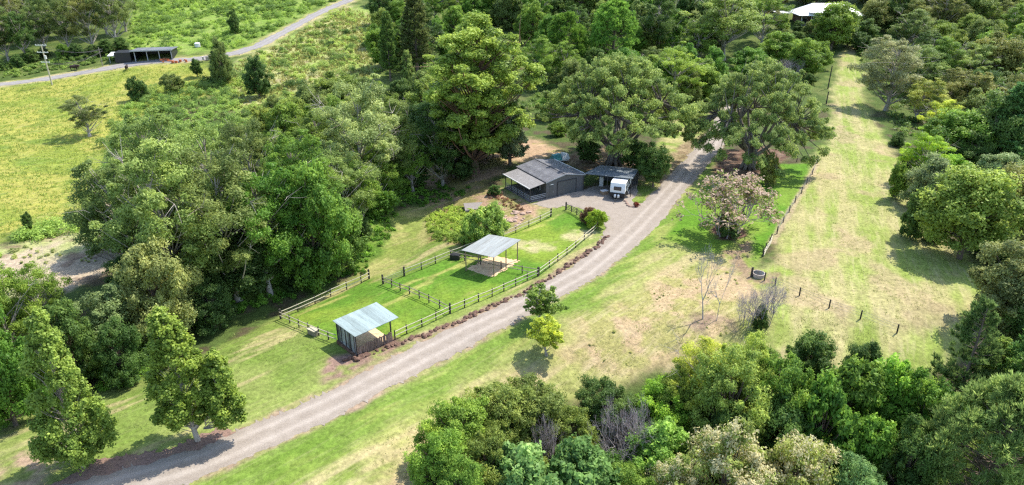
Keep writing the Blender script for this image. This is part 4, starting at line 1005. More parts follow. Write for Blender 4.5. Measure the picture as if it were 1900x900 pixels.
AW = gpt(205, 117); o = empty('awning', AW, rzs, label='small white-roofed open awning at the left end of the black shed', cat='awning')
aw = 36/FPX*depth(AW)
MB().slab([(-.3, -.5, 2.1), (aw+.3, -.5, 2.1), (aw+.3, 3.8, 2.5), (-.3, 3.8, 2.5)], .15).build('roof', M['offwhite'], o)
for x, y in ((0, 0), (aw, 0), (0, 3.4), (aw, 3.4), (aw/2, 0)): MB().box((x, y, 1.0), (.13, .13, 2.1)).build('post', M['greyroof'], o)
PB = gpt(97, 158); hp_ = height_to(PB, 83)*1.0
pl = empty('power_pole', PB, R(-4), label='tall pale timber power pole with three crossarms beside the far track', cat='power pole')
MB().tube([(0, 0, -.5), (0, 0, hp_*.6), (0, 0, hp_)], [.2, .17, .13], 8).build('pole', M['rail'], pl)
for z, l in ((hp_-.1, 3.0), (hp_-1.9, 3.0), (hp_-4.4, 2.4)):
    ca = MB().box((0, -.18, z), (l, .12, .16)).build('crossarm', M['offwhite'], pl)
    m = MB()
    for x in (-l*.45, -l*.2, l*.2, l*.45): m.tube([(x, -.18, z+.08), (x, -.18, z+.28)], .05, 6)
    m.build('insulator', M['offwhite'], ca)
MB().tube([(.35, -.1, hp_-3.6), (.35, -.1, hp_-2.7)], .26, 10).build('transformer', M['offwhite'], pl)
PC = gpt(191, 123); h2 = height_to(PC, 88)
p2 = empty('service_pole', PC, 0, label='thin wooden pole standing left of the black shed awning', cat='power pole')
MB().tube([(0, 0, -.3), (0, 0, h2)], [.13, .09], 7).build('pole', M['rail_dark'], p2)
m = MB()
for dz, dx in ((-.3, -1.3), (-.3, 1.3), (-4.6, -.6), (-4.9, .6)):
    a = PB+Vector((dx, 0, hp_+dz)); b = PC+Vector((dx*.2, 0, h2-.3+dz*.12)); pts_ = [a.lerp(b, t/8)-Vector((0, 0, 1.3*4*(t/8)*(1-t/8)))-PB for t in range(9)]
    m.tube(pts_, .035, 4)
m.build('cable', M['darkmetal'], pl)
# pole on the right field edge and others
for q, ty, lb in (((1536, 165), 122, 'dark slim pole at the far left edge of the pale right-hand field'), ((1533, 193), 170, 'short dark post below the slim pole at the field edge')):
    p = gpt(*q); h = height_to(p, ty); o = MB().tube([(0, 0, -.3), (0, 0, h)], [.16, .12], 7).build('pole', M['post']); o.location = p; tag(o, lb, 'pole')
# scattered things by the shed
def bits(px, py, mat, n, spread, size, name, label, cat, seed):
    r_ = random.Random(seed); p = gpt(px, py); mb = MB()
    for i in range(n):
        mb.box((r_.gauss(0, spread), r_.gauss(0, spread*.6), size*.4+r_.uniform(0, size*.5)), (r_.uniform(.5, 1.4)*size, r_.uniform(.4, .9)*size, r_.uniform(.5, 1.2)*size), r_.uniform(0, 3))
    o = mb.build(name, M[mat]); o.location = p; tag(o, label, cat)
bits(327, 115.5, 'orange', 10, 1.5, .6, 'orange_barrier_heap', 'heap of orange plastic pieces lying right of the black shed', 'heap', 1)
bits(305, 113, 'orange', 5, .6, .6, 'orange_bin', 'small orange pieces at the right front corner of the black shed', 'heap', 2)
bits(392, 112, 'concrete', 6, 1.6, 1.0, 'pale_rubble', 'patch of pale rubble where the far track bends uphill', 'rubble', 4)
p = gpt(367, 87); o = empty('water_tank', p, 0, label='small white tank half hidden in the hillside scrub above the shed', cat='tank'); MB().tube([(0, 0, 0), (0, 0, 1.1)], .8, 14).build('tank', M['offwhite'], o); MB().tube([(0, 0, 1.1), (0, 0, 1.35)], [.85, .25], 14).build('lid', M['white'], o)

# cattle lying / standing in the left field
def cow(px, py, rz_, label, s=1.0):
    p = gpt(px, py); o = empty('cow', p, rz_, label=label, cat='cow', group='dark cattle by the far track')
    sk = [((-.95, 0, 1.15), .30), ((-.5, 0, 1.12), .38), ((0, 0, 1.05), .42), ((.5, 0, 1.1), .38), ((.85, 0, 1.25), .26), ((1.15, 0, 1.35), .19), ((1.4, 0, 1.25), .15), ((1.6, 0, 1.1), .09)]
    mb = MB(); mb.tube([q for q, r in sk], [r for q, r in sk], 10)
    for x, y in ((-.75, .2), (-.75, -.2), (.6, .2), (.6, -.2)):
        k = -.08 if x < 0 else .05; mb.tube([(x, y, 1.05), (x+k, y, .6), (x-k*.3, y, .05), (x, y, 0)], [.17, .09, .055, .07], 7)
    mb.tube([(-1.2, 0, 1.3), (-1.32, 0, .9), (-1.3, 0, .5)], [.04, .025, .05], 5)
    for y in (-1, 1): mb.tube([(1.2, y*.12, 1.45), (1.18, y*.3, 1.42)], [.05, .02], 5)
    b = mb.build('body', M['hide'], o, True); md = b.modifiers.new('m', 'REMESH'); md.mode = 'VOXEL'; md.voxel_size = .06; o.scale = (s, s, s)
cow(138, 130.5, .4, 'dark cow at the left of the close pair beside the far track')
cow(143, 129.5, -.5, 'dark cow at the right of the close pair beside the far track')
cow(236, 131, 1.9, 'lone dark cow in the left field below the shed')

# ------------------------------------------------------------ house at the top right
Hb = gpt(1483, 52); Hd = depth(Hb); hw = 118/FPX*Hd; 
ho = empty('white_roofed_house', Hb, R(-3), label='white hip-roofed house half hidden by trees at the top of the hill', cat='house')
wx = hw*.93; wy = 11.0; hw_ = 24*Hd/FPX*.95
hw_ = max(3.2, min(5.2, hw_))
m = MB(); m.box((wx/2, wy/2+1.6, hw_/2-.2), (wx-1.5, wy-3, hw_+.4)); m.build('wall', M['brick'], ho)
rh = hw_; ro = 1.0
def hip(x0, x1, y0, y1, z, h, inset):
    return MB().poly([(x0, y0, z), (x1, y0, z), (x1, y1, z), (x0, y1, z), (x0+inset, (y0+y1)/2, z+h), (x1-inset, (y0+y1)/2, z+h), (x0, y0, z-.15), (x1, y0, z-.15), (x1, y1, z-.15), (x0, y1, z-.15)], [(0, 1, 5, 4), (1, 2, 5), (2, 3, 4, 5), (3, 0, 4), (0, 6, 7, 1), (1, 7, 8, 2), (2, 8, 9, 3), (3, 9, 6, 0), (9, 8, 7, 6)])
hip(-1, wx+1, -1, wy+1, rh, 3.4, 6.0).build('roof', M['white'], ho)
hip(2.5, 13.5, -1.6, 8, rh+1.0, 2.6, 4.0).build('roof', M['white'], ho)
for i in range(7): MB().box((.3+i*(wx-.6)/6, .1, rh/2-.1), (.18, .18, rh+.1)).build('verandah_post', M['offwhite'], ho)
for i in range(5):
    x = wx*(.12+.18*i); w_ = MB().box((x, 1.58+1.5, hw_*.5), (1.7, .1, 1.8)).build('window', M['offwhite'], ho); MB().box((x, 1.51+1.5, hw_*.5), (1.5, .04, 1.6)).build('pane', M['glass'], w_)
m = MB(); m.box((wx/2, .1, 1.0), (wx-.6, .06, .1)); m.box((wx/2, .1, .55), (wx-.6, .05, .06)); m.build('railing', M['offwhite'], ho)
ob = gpt(1450, 40); o = empty('outbuilding', ob, 0, label='small white flat-roofed outbuilding left of the white-roofed house', cat='shed')
MB().box((0, 2, 1.3), (4.2, 4, 2.6)).build('wall', M['brick'], o); MB().slab([(-2.6, -.4, 2.9), (2.6, -.4, 2.9), (2.6, 4.4, 3.1), (-2.6, 4.4, 3.1)], .15).build('roof', M['white'], o)
# ------------------------------------------------------------ trees, one by one: base px, base py, top py, crown width px
T_ = tree
# foreground left
T_(155, 866, 562, 160, 'column', (.125, .19, .042), 'tallest conical green tree at the bottom left corner beside the mulch strip', rot=0, lean=.02)
T_(368, 818, 566, 182, 'column_twin', (.125, .18, .035), 'conical green tree with a shorter side stem on the mulch strip by the road', rot=0)
T_(1001, 600, 526, 68, 'sapling', (.10, .165, .035), 'small dark round tree standing right at the gravel road edge')
T_(1014, 658, 582, 66, 'sapling', (.20, .27, .04), 'small yellow-green tree casting a round shadow on the verge below the road')
T_(310, 640, 455, 140, 'dense', (.20, .24, .09), 'pale yellowish-grey dense tree between the gully and the conical trees')
T_(222, 668, 538, 125, 'dense', (.095, .14, .06), 'grey-green rounded tree left of the pale yellowish tree')
T_(40, 700, 478, 150, 'loosegum', 'mid', 'loose open tree with bent branches at the left frame edge')
T_(100, 640, 470, 110, 'loosegum', 'mid', 'open branching tree above the tallest conical tree')
T_(30, 790, 560, 140, 'dense', 'green', 'dark green tree behind the left side of the tallest conical tree')
T_(150, 720, 560, 110, 'dense', 'dark', 'dark tree in the gap between the two conical trees, nearer the left one')
T_(235, 715, 600, 90, 'dense', 'dark', 'dark green low tree showing between the two conical trees')
T_(-40, 760, 520, 160, 'bigleaf', 'dark', 'dark broad-leaved tree cut by the left frame edge')
T_(5, 640, 510, 90, 'shrub', 'mid', 'green shrub at the left frame edge above the dark trees')
T_(400, 612, 530, 90, 'dense', 'vdark', 'low tree coloured dark for the shade right of the pale yellowish tree')  # very dark leaf colour stands for the shade in this gap
# gully mass, front row to back
gl = 'tall trees filling the gully'
T_(255, 520, 290, 160, 'gum', 'greyd', 'dark grey-green gum at the left end of the gully trees')
T_(225, 470, 330, 110, 'dense', 'dark', 'dark low tree under the left end of the gully trees')
T_(335, 560, 225, 215, 'gum', 'grey', 'large light grey-green gum with pale forked branches left in the gully', sink=.5)
T_(300, 440, 195, 165, 'gum', 'grey', 'light-topped gum at the upper left of the gully trees')
T_(440, 555, 265, 210, 'gum', 'greyd', 'broad dark gum at the middle of the gully trees')
T_(400, 430, 200, 150, 'loosegum', 'grey', 'loose pale gum crown rising at the top of the gully trees')
T_(505, 545, 300, 170, 'gum', 'green', 'deep green tree with fine leaves right of the middle gully gum')
T_(590, 530, 300, 150, 'dense', (.085, .165, .03), 'glossy green leafy tree at the right front of the gully trees')
T_(632, 505, 365, 115, 'dense', (.09, .155, .035), 'lower leafy tree at the right end of the gully trees nearest the paddock')
T_(560, 460, 235, 150, 'gum', 'mid', 'gum behind the glossy green tree in the gully')
T_(640, 445, 270, 130, 'gum', 'grey', 'grey-green gum behind the right end of the gully trees')
T_(672, 430, 290, 92, 'gum', 'mid', 'mid green gum above the weedy bank left of the mown strip')
T_(700, 388, 255, 82, 'loosegum', 'mid', 'thin open gum beside the mown strip')
T_(480, 430, 205, 130, 'gum', 'greyd', 'dark gum at the back of the gully middle')
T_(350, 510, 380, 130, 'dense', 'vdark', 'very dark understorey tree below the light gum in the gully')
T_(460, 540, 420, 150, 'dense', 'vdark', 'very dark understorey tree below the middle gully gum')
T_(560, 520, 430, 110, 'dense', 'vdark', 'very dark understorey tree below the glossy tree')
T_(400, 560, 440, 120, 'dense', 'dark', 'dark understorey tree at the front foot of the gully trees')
T_(265, 560, 470, 100, 'dense', 'dark', 'dark understorey tree behind the pale yellowish tree')
T_(680, 385, 140, 165, 'gum', (.15, .20, .08), 'large pale domed gum above the right of the gully trees')
T_(765, 355, 238, 85, 'gum', 'mid', 'slim green gum left of the tall reddish-trunked tree')
T_(600, 345, 195, 120, 'gum', 'olive', 'olive gum left of the large pale domed gum')
T_(540, 300, 190, 100, 'dense', 'mid', 'round green tree at the top edge of the gully trees')
T_(735, 350, 170, 110, 'gum', 'greyd', 'dark grey gum behind the slim green gum')
T_(820, 345, 190, 110, 'gum', 'dark', 'dark gum immediately left of the tall reddish-trunked tree')
T_(655, 330, 215, 120, 'dense', 'mid', 'green tree behind the large pale domed gum')
# garage backdrop
T_(887, 322, 2, 215, 'tallgum', (.14, .205, .042), 'very tall yellow-green tree with a reddish trunk left of the garage')
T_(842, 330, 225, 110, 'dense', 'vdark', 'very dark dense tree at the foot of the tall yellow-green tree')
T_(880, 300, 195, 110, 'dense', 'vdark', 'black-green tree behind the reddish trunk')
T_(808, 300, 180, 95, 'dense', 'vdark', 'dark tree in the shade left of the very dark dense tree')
T_(946, 306, 186, 82, 'cedar', (.11, .15, .085), 'bluish-grey conical bushy tree between the tall tree and the garage')
T_(915, 290, 200, 70, 'dense', 'vdark', 'dark narrow tree behind the bluish-grey conical tree')
T_(1140, 304, 90, 285, 'fig', (.115, .175, .055), 'huge spreading fig with many limbs behind the garage and carport', var=0)
T_(1388, 312, 100, 252, 'fig', (.115, .165, .055), 'huge spreading fig with fluted trunk on the mulch bed right of the drive', var=1)
T_(1211, 347, 268, 58, 'tree_round', 'dark', 'small dark round tree beside the caravan at the drive edge')
T_(1180, 318, 262, 60, 'shrub', 'dark', 'dark shrub behind the right end of the carport')
T_(1090, 300, 250, 55, 'dense', 'dark', 'dark small tree under the left of the fig behind the garage')
T_(1350, 436, 330, 150, 'pinkbush', (.10, .14, .04), 'wide pinkish-brown flowering bush on the lush green patch')
T_(1352, 438, 385, 50, 'shrub', 'vdark', 'dark green shrub growing at the heart of the pinkish bush')
T_(1420, 345, 285, 42, 'shrub', 'khaki', 'small drab shrub at the edge of the fig mulch bed')
T_(908, 454, 384, 74, 'shrub', (.16, .25, .06), 'round light-green bush at the back fence left of the boulders')
T_(876, 453, 404, 50, 'shrub', (.15, .235, .055), 'left side companion of the round light-green bush at the back fence')
T_(1108, 424, 390, 38, 'shrub', (.17, .26, .03), 'small bright bush at the gate corner by the forecourt')
T_(1092, 414, 386, 32, 'shrub', (.10, .065, .04), 'small reddish bush touching the curved gate')
T_(918, 362, 344, 26, 'shrub', 'dark', 'dark low shrub at the far corner of the verandah')
T_(1180, 384, 375, 11, 'shrub', (.14, .05, .03), 'tiny red-leaved plant in the stone-edged garden bed', cat='plant')
# pair of conifers etc on the left of the tall tree
T_(725, 150, 18, 44, 'pine', 'dark', 'dark narrow conifer standing left of the vine-clad pair')
T_(775, 140, -20, 75, 'pine', (.06, .085, .03), 'dark vine-clad conifer rising out of the top of the frame')
T_(758, 160, 90, 28, 'cedar', 'grey', 'small grey conical tree below the vine-clad conifer')
T_(700, 210, 150, 60, 'dense', 'mid', 'green bushy tree below the narrow conifer')
T_(820, 200, 120, 70, 'dense', 'mid', 'green tree behind the left flank of the tall yellow-green tree')
T_(1050, 135, 22, 88, 'bigpine', 'green', 'rounded deep-green pine left of the brighter pine in the top centre')
T_(1135, 130, -2, 100, 'bigpine', (.10, .20, .04), 'rounded bright-green pine in the top centre')
T_(1218, 110, -30, 85, 'gum', 'dark', 'dark tall tree right of the bright-green pine')
T_(1000, 160, 60, 75, 'gum', 'mid', 'green tree just right of the tall yellow-green tree top')
T_(1250, 200, 80, 105, 'gum', (.16, .24, .045), 'bright yellow-green tree between the two great figs')
T_(1205, 175, 95, 90, 'gum', 'mid', 'green tree behind the right shoulder of the garage fig')
T_(1300, 190, 110, 80, 'dense', 'mid', 'rounded green tree behind the gap between the figs')
T_(1290, 120, 35, 75, 'gum', 'mid', 'green tree above the gap between the figs')
# right hand side, up by the house
T_(1340, 110, -40, 150, 'gum', (.12, .18, .05), 'wide gum with pale branches left of the white-roofed house')
T_(1410, 85, -20, 90, 'loosegum', 'mid', 'gum with pale upright stems left of the white-roofed house')
T_(1541, 92, 6, 78, 'tree_round', (.13, .20, .04), 'green tree standing directly in front of the white-roofed house')
T_(1445, 120, 60, 75, 'dense', 'mid', 'green tree below the left end of the white-roofed house')
T_(1490, 140, 72, 70, 'dense', (.11, .19, .035), 'green tree above the second fig')
T_(1390, 150, 88, 80, 'dense', 'green', 'deep green tree behind the second fig crown')
T_(1520, 125, 80, 50, 'shrub', 'mid', 'mid green bush at the left edge of the field top')
T_(1595, 95, 62, 40, 'shrub', 'vdark', 'dark shrub at the top of the pale field')
T_(1470, 145, 108, 56, 'barebush', 'mid', 'purple-grey leafless bush above the second fig')
T_(1605, 75, 35, 45, 'dense', 'dark', 'dark tree at the right end of the white-roofed house')
T_(1640, 205, 62, 120, 'gum', (.155, .185, .10), 'pale grey gum with twisted light branches at the right of the field')
T_(1690, 175, 80, 95, 'gum', 'grey', 'grey-green gum right of the pale twisted gum')
T_(1735, 165, 60, 85, 'gum', 'mid', 'mid green gum to the right of the grey-green pair')
T_(1815, 140, 55, 85, 'dense', (.10, .19, .035), 'pointed green tree in the upper right woods')
T_(1870, 165, 70, 90, 'dense', (.085, .14, .06), 'dark bluish tree at the upper right frame edge')
T_(1738, 290, 178, 92, 'gum', (.19, .26, .04), 'yellow-green tree glowing among the right-hand trees')
T_(1700, 225, 140, 85, 'gum', (.17, .20, .05), 'yellowish-topped tree above the glowing yellow-green tree')
T_(1705, 345, 240, 95, 'gum', 'lime', 'lime green tree at the field edge below the yellow-green one')
T_(1715, 392, 292, 90, 'dense', (.12, .17, .08), 'grey-green dense tree overhanging the field edge')
T_(1660, 370, 305, 40, 'shrub', 'mid', 'small green bush at the foot of the grey-green field-edge tree')
T_(1845, 330, 152, 84, 'conifer', (.075, .155, .055), 'tall dark-green pointed conifer in the right-hand woods')
T_(1790, 330, 245, 75, 'dense', 'dark', 'dark round tree left of the pointed conifer')
T_(1795, 225, 128, 95, 'gum', 'khaki', 'khaki gum behind the pointed conifer')
T_(1880, 260, 130, 110, 'gum', 'khaki', 'khaki gum right of the pointed conifer')
T_(1780, 480, 315, 165, 'tree_round', (.15, .22, .05), 'big bright round tree bulging into the right of the field')
T_(1870, 470, 310, 140, 'tree_round', (.14, .17, .055), 'big olive round tree at the right frame edge')
T_(1760, 345, 288, 70, 'dense', 'bright', 'small bright green tree above the big round trees')
T_(1850, 355, 285, 90, 'dense', (.13, .19, .09), 'pale grey-green bush tree below the pointed conifer')
T_(1860, 610, 448, 150, 'dense', (.115, .15, .06), 'grey-green loose tree at the right frame edge below the big round trees')
T_(1900, 640, 500, 110, 'dense', 'dark', 'dark tree cut by the right frame edge')
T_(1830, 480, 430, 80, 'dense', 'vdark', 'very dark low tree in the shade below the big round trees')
T_(1690, 440, 350, 55, 'shrub', 'dark', 'dark shrub at the shaded foot of the big bright round tree')
# left field and hillside
T_(168, 254, 168, 82, 'loosegum', (.09, .12, .045), 'lone dark tree with bent trunk in the yellow field', lean=-.12)
T_(259, 186, 145, 36, 'shrub', 'dark', 'dark oval bush in the field, the left of two')
T_(323, 172, 138, 42, 'shrub', 'greyd', 'wide dark grey-green bush below the shed')
T_(367, 143, 109, 22, 'tree_round', 'dark', 'small dark narrow tree right of the orange heap')
T_(415, 158, 72, 40, 'dense', 'greyd', 'dark vine-covered tree where the far track turns')
T_(412, 150, 100, 50, 'dense', 'dark', 'lower dark tree beside the vine-covered one at the track bend')
T_(482, 180, 104, 52, 'dense', 'vdark', 'solitary dark round tree on the hillside')
T_(512, 232, 178, 44, 'dense', 'greyd', 'dark small tree at the foot of the hillside')
T_(437, 62, 18, 24, 'dense', 'dark', 'small dark tree above the far track')
T_(57, 432, 395, 20, 'tree_round', 'dark', 'tiny dark tree at the lower edge of the yellow field')
T_(640, 200, 150, 50, 'shrub', 'grey', 'grey bush on the hillside above the gully')
T_(1305, 592, 445, 52, 'bare', 'mid', 'leafless pale sapling, the taller one on the dry slope', var=0, rot=1)
T_(1330, 596, 468, 56, 'bare', 'mid', 'leafless pale sapling leaning right of the taller one', var=1, rot=.4, lean=.15)
T_(1412, 605, 515, 90, 'barebush', 'mid', 'wide grey-purple leafless bush below the water trough')
T_(1382, 600, 535, 60, 'barebush', 'mid', 'grey leafless bush left of the wide grey-purple one')
T_(1408, 612, 570, 30, 'shrub', 'dark', 'small dark leafy shrub at the foot of the leafless bush')
# bottom right foreground
T_(1765, 775, 552, 140, 'pine_open', (.065, .12, .04), 'open pine with whorled branches standing over the dry field corner', rot=.3)
T_(1790, 1010, 712, 260, 'bigpine', (.14, .21, .07), 'large bushy pine filling the bottom right corner', var=0)
T_(1900, 930, 690, 150, 'bigpine', (.11, .17, .055), 'bushy pine cut by the right frame edge near the bottom', var=1)
T_(1870, 800, 590, 130, 'pine', (.07, .15, .04), 'dark pine right of the open pine')
T_(1845, 830, 655, 110, 'pine', (.10, .18, .045), 'green pine between the open pine and the bushy pines')
T_(1820, 760, 625, 80, 'pine', (.13, .19, .05), 'small yellowish pine just right of the open pine')
T_(1490, 728, 622, 75, 'tree_round', 'dark', 'small dark tree at the bottom edge of the dry field, left of two')
T_(1585, 735, 638, 60, 'tree_round', (.055, .10, .03), 'small dark tree at the bottom edge of the dry field, right of two')
T_(1620, 820, 662, 100, 'bigleaf', (.12, .22, .035), 'bright green leafy tree below the right end of the wire fence')
T_(1550, 840, 665, 110, 'bigleaf', 'mid', 'mid green broad-leaved tree below the two small dark trees')
T_(1680, 860, 700, 110, 'dense', 'green', 'deep green tree left of the large bushy pine')
T_(1582, 925, 772, 88, 'bigleaf', (.10, .21, .035), 'vivid green rounded tree near the bottom right')
T_(1500, 900, 700, 115, 'bigleaf', 'green', 'deep green leafy tree above the cream-flowered trees')
T_(1655, 960, 790, 100, 'dense', 'dark', 'dark tree left of the large pine at the bottom')
T_(1290, 790, 608, 130, 'loosegum', (.20, .26, .05), 'yellow-green airy tree at the lower left of the dry slope')
T_(1370, 790, 605, 110, 'loosegum', (.17, .23, .05), 'airy green sapling clump below the leafless bushes')
T_(1340, 850, 660, 130, 'fineleaf', (.16, .22, .055), 'yellowish fine-leaved tree below the airy trees')
T_(1430, 850, 655, 120, 'fineleaf', 'mid', 'fine-leaved green tree right of the yellowish one')
T_(1250, 800, 690, 80, 'fineleaf', (.14, .20, .04), 'olive fine-leaved tree at the left end of the airy trees')
T_(1430, 900, 745, 110, 'dense', 'dark', 'dark shaded tree behind the cream-flowered trees')
T_(1345, 890, 760, 100, 'dense', 'dark', 'dark tree between the grey twiggy bush and the cream-flowered trees')
T_(1330, 1010, 800, 190, 'bloom', (.14, .19, .055), 'broad tree covered in cream flowers at the bottom of the frame, left one')
T_(1450, 1010, 815, 160, 'bloom', (.14, .19, .055), 'broad tree covered in cream flowers at the bottom of the frame, right one')
T_(1240, 1010, 860, 130, 'bloom', (.12, .18, .05), 'smaller cream-flowered tree at the bottom edge left of the two broad ones')
T_(1560, 1000, 850, 110, 'fineleaf', 'blue', 'bluish green tree right of the cream-flowered trees')
T_(1232, 800, 702, 112, 'fineleaf', 'bright', 'vivid green rounded tree right of the grey twiggy bush')
T_(1220, 890, 782, 110, 'bigleaf', (.12, .23, .05), 'bright leafy tree below the vivid green rounded one')
T_(1118, 795, 706, 100, 'fineleaf', 'dark', 'dark green tree behind the grey twiggy bush')
T_(1150, 865, 738, 125, 'barebush', 'mid', 'large grey-purple twiggy leafless bush among the bottom shrubs')
T_(1170, 862, 760, 90, 'barebush', 'mid', 'second grey-purple twiggy bush at the right of the large one')
T_(1058, 850, 765, 98, 'fineleaf', 'olive', 'olive green tree left of the grey twiggy bush')
T_(985, 815, 704, 120, 'fineleaf', (.12, .165, .045), 'olive green tree at the back of the bottom shrub mass')
T_(925, 830, 712, 115, 'fineleaf', (.13, .17, .045), 'brownish green tree at the back left of the bottom shrub mass')
T_(850, 870, 740, 125, 'fineleaf', (.12, .20, .035), 'green tree at the left end of the bottom shrub mass')
T_(820, 920, 800, 100, 'fineleaf', (.11, .20, .035), 'bright green bush at the lower left corner of the bottom shrub mass')
T_(905, 940, 800, 120, 'fineleaf', (.11, .15, .035), 'olive tree in the middle of the bottom shrub mass')
T_(960, 990, 832, 150, 'bigleaf', (.10, .18, .06), 'blue-green broad-leaved tree at the bottom of the frame, left of two')
T_(1070, 990, 825, 150, 'bigleaf', (.095, .175, .055), 'blue-green broad-leaved tree at the bottom of the frame, right of two')
T_(1150, 980, 862, 110, 'fineleaf', 'mid', 'green tree at the bottom edge below the grey twiggy bush')
T_(1010, 900, 775, 90, 'barebush', 'mid', 'purplish leafless bush between the olive and blue-green trees')
T_(860, 1000, 862, 110, 'fineleaf', 'mid', 'green tree at the bottom edge, far left of the shrub mass')

# ------------------------------------------------------------ woods: many alike, in their own groups
CN = dict(mid='mid green', dark='dark green', vdark='very dark', bright='bright green', olive='olive', grey='grey-green', greyd='dull grey-green', green='deep green', khaki='khaki')
KN = dict(gum='gum', loosegum='open-crowned gum', dense='dense tree', tree_round='round tree', shrub='shrub', fineleaf='fine-leaved tree')
def label_for(lb, k, c, t, wide, row, nr):
    rw_ = ['front', 'second', 'third', 'fourth', 'fifth', 'sixth', 'seventh', 'eighth'][min(7, row)]; side = 'left end' if t < .2 else 'left half' if t < .42 else 'middle' if t < .6 else 'right half' if t < .82 else 'right end'
    return f"{'wide' if wide else 'slim'} {(CN.get(c, 'brownish') if isinstance(c, str) else 'brownish').replace(' ', '-')} {KN[k]}, {side}{', '+rw_+' row' if nr > 1 else ''}, in {lb}"
def woods(rows, kinds, cols, label, group, seed, hm=(9, 15), wf=(.55, .8), kill=None):
    r_ = random.Random(seed); n = 0
    for (x0, x1, y0, y1, dx) in rows:
        x = x0+r_.uniform(0, dx)
        while x < x1:
            t = (x-x0)/max(1, x1-x0); py = y0*(1-t)+y1*t+r_.uniform(-7, 7); p = at(x, py)
            if kill is None or not kill(p):
                h = r_.uniform(*hm); k = r_.choice(kinds); cl_ = r_.choice(cols); wf_ = r_.uniform(*wf)
                plant(p, h, h*wf_, k, cl_, label_for(label, k, cl_, t, wf_ > sum(wf)/2, sorted(rows, key=lambda q: -q[2]).index((x0, x1, y0, y1, dx)), len(rows)), group, var=r_.randint(0, 5), sink=.2); n += 1
            x += dx*r_.uniform(.7, 1.3)
    return n
GK = ['gum', 'gum', 'dense', 'tree_round']
n1 = woods([(-20, 250, 120, 78, 34), (-30, 240, 92, 52, 36), (-40, 250, 62, 22, 40), (-60, 250, 30, -5, 44)], ['gum', 'gum', 'loosegum'], ['greyd', 'khaki', 'dark', (.10, .11, .05)], 'the wood behind the black shed', 'gums in the wood behind the black shed', 1, (15, 22), (.5, .68))
n2 = woods([(-30, 235, 128, 92, 30)], ['shrub', 'dense'], ['mid', 'vdark', 'dark'], 'the bushes by the black shed', 'understorey bushes behind the black shed', 2, (3, 5), (1.0, 1.3))
n3 = woods([(700, 1000, 10, 2, 30), (705, 860, 128, 118, 30), (700, 880, 88, 75, 30), (700, 1000, 50, 36, 30), (900, 1330, 22, 14, 34), (860, 1330, 52, 45, 36), (800, 1330, -5, -10, 40), (960, 1330, 80, 72, 42), (980, 1330, 110, 112, 44), (1000, 1330, 150, 165, 50), (1010, 1320, 190, 205, 60)], GK+['dense'], ['mid', 'dark', 'green', 'green', 'greyd', 'olive'], 'the wood behind the garage fig', 'trees in the wood behind the garage fig', 3, (8, 14), (.65, .9))
n4 = woods([(1330, 1460, 62, 60, 40), (1330, 1480, 30, 20, 44), (1440, 1640, 6, 6, 30), (1610, 1960, 60, 66, 42), (1600, 1960, 35, 38, 42), (1600, 1960, 12, 12, 38), (1620, 1960, -8, -8, 40)], GK, ['khaki', 'olive', 'dark', 'greyd', 'khaki'], 'the wood behind the white-roofed house', 'trees in the wood behind the white-roofed house', 4, (10, 16), (.75, 1.0), kill=lambda p: abs(p.x-(Hb.x+11)) < 16 and -3 < p.y-Hb.y < 16)
n5 = woods([(1650, 1960, 92, 98, 52), (1670, 1960, 130, 136, 54), (1700, 1960, 172, 178, 56), (1740, 1960, 215, 225, 44), (1760, 1960, 260, 275, 52), (1740, 1960, 315, 330, 52)], GK, ['khaki', 'olive', 'mid', 'greyd', 'dark', 'grey'], 'the right-hand wood', 'trees in the wood along the right side of the field', 5, (9, 15), (.8, 1.1))
n6 = woods([(560, 800, 300, 260, 40), (600, 790, 250, 215, 42), (560, 700, 240, 235, 46), (420, 640, 300, 270, 50), (440, 720, 380, 350, 60)], GK, ['mid', 'greyd', 'grey', 'olive', 'dark'], 'the rear gully trees', 'trees at the back of the gully wood', 6, (8, 13), (.65, .9))
n11 = woods([(765, 980, 300, 285, 40), (690, 800, 385, 330, 34), (1000, 1340, 225, 175, 50)], ['dense', 'tree_round'], ['dark', 'mid', 'green'], 'the shade left of the garage', 'low trees around the garage', 11, (4, 6.5), (.9, 1.2), kill=lambda p: psdf(p.x, p.y, DIRT_G) < -2 or rd(p.x, p.y) < 4)
n7 = woods([(280, 640, 555, 520, 46), (240, 700, 510, 440, 60), (300, 760, 450, 390, 60), (-40, 240, 690, 660, 50)], ['dense', 'shrub'], ['dark', 'vdark', 'green'], 'the shade under the gully trees', 'bushes under the gully trees', 7, (2.5, 4.5), (1.0, 1.4))
n8 = woods([(830, 1660, 930, 930, 60), (870, 1100, 850, 840, 60), (1180, 1720, 860, 870, 60), (1240, 1700, 790, 790, 60), (1240, 1460, 735, 720, 50), (1700, 1960, 820, 740, 90), (780, 1300, 1010, 1010, 100), (1300, 1960, 1040, 1040, 110)], ['fineleaf', 'dense', 'fineleaf'], ['dark', 'green', 'mid', 'olive', 'grey', 'greyd'], 'the bottom right shrubs', 'shrubs between the bottom right trees', 8, (3.2, 5.0), (1.0, 1.4))
n9 = woods([(1650, 1700, 250, 330, 30), (1700, 1900, 400, 395, 60), (1690, 1760, 420, 465, 40), (1830, 1920, 500, 520, 50)], ['shrub', 'dense'], ['dark', 'vdark'], 'the field edge shrubs', 'shrubs along the right edge of the field', 9, (2.5, 4.5), (1.0, 1.4))
woods([(1445, 1600, 84, 86, 22), (1440, 1520, 62, 66, 24)], ['shrub', 'dense', 'tree_round'], ['mid', 'dark', 'olive', 'greyd'], 'the garden below the white-roofed house', 'garden trees below the white-roofed house', 12, (3.5, 6), (.9, 1.2))
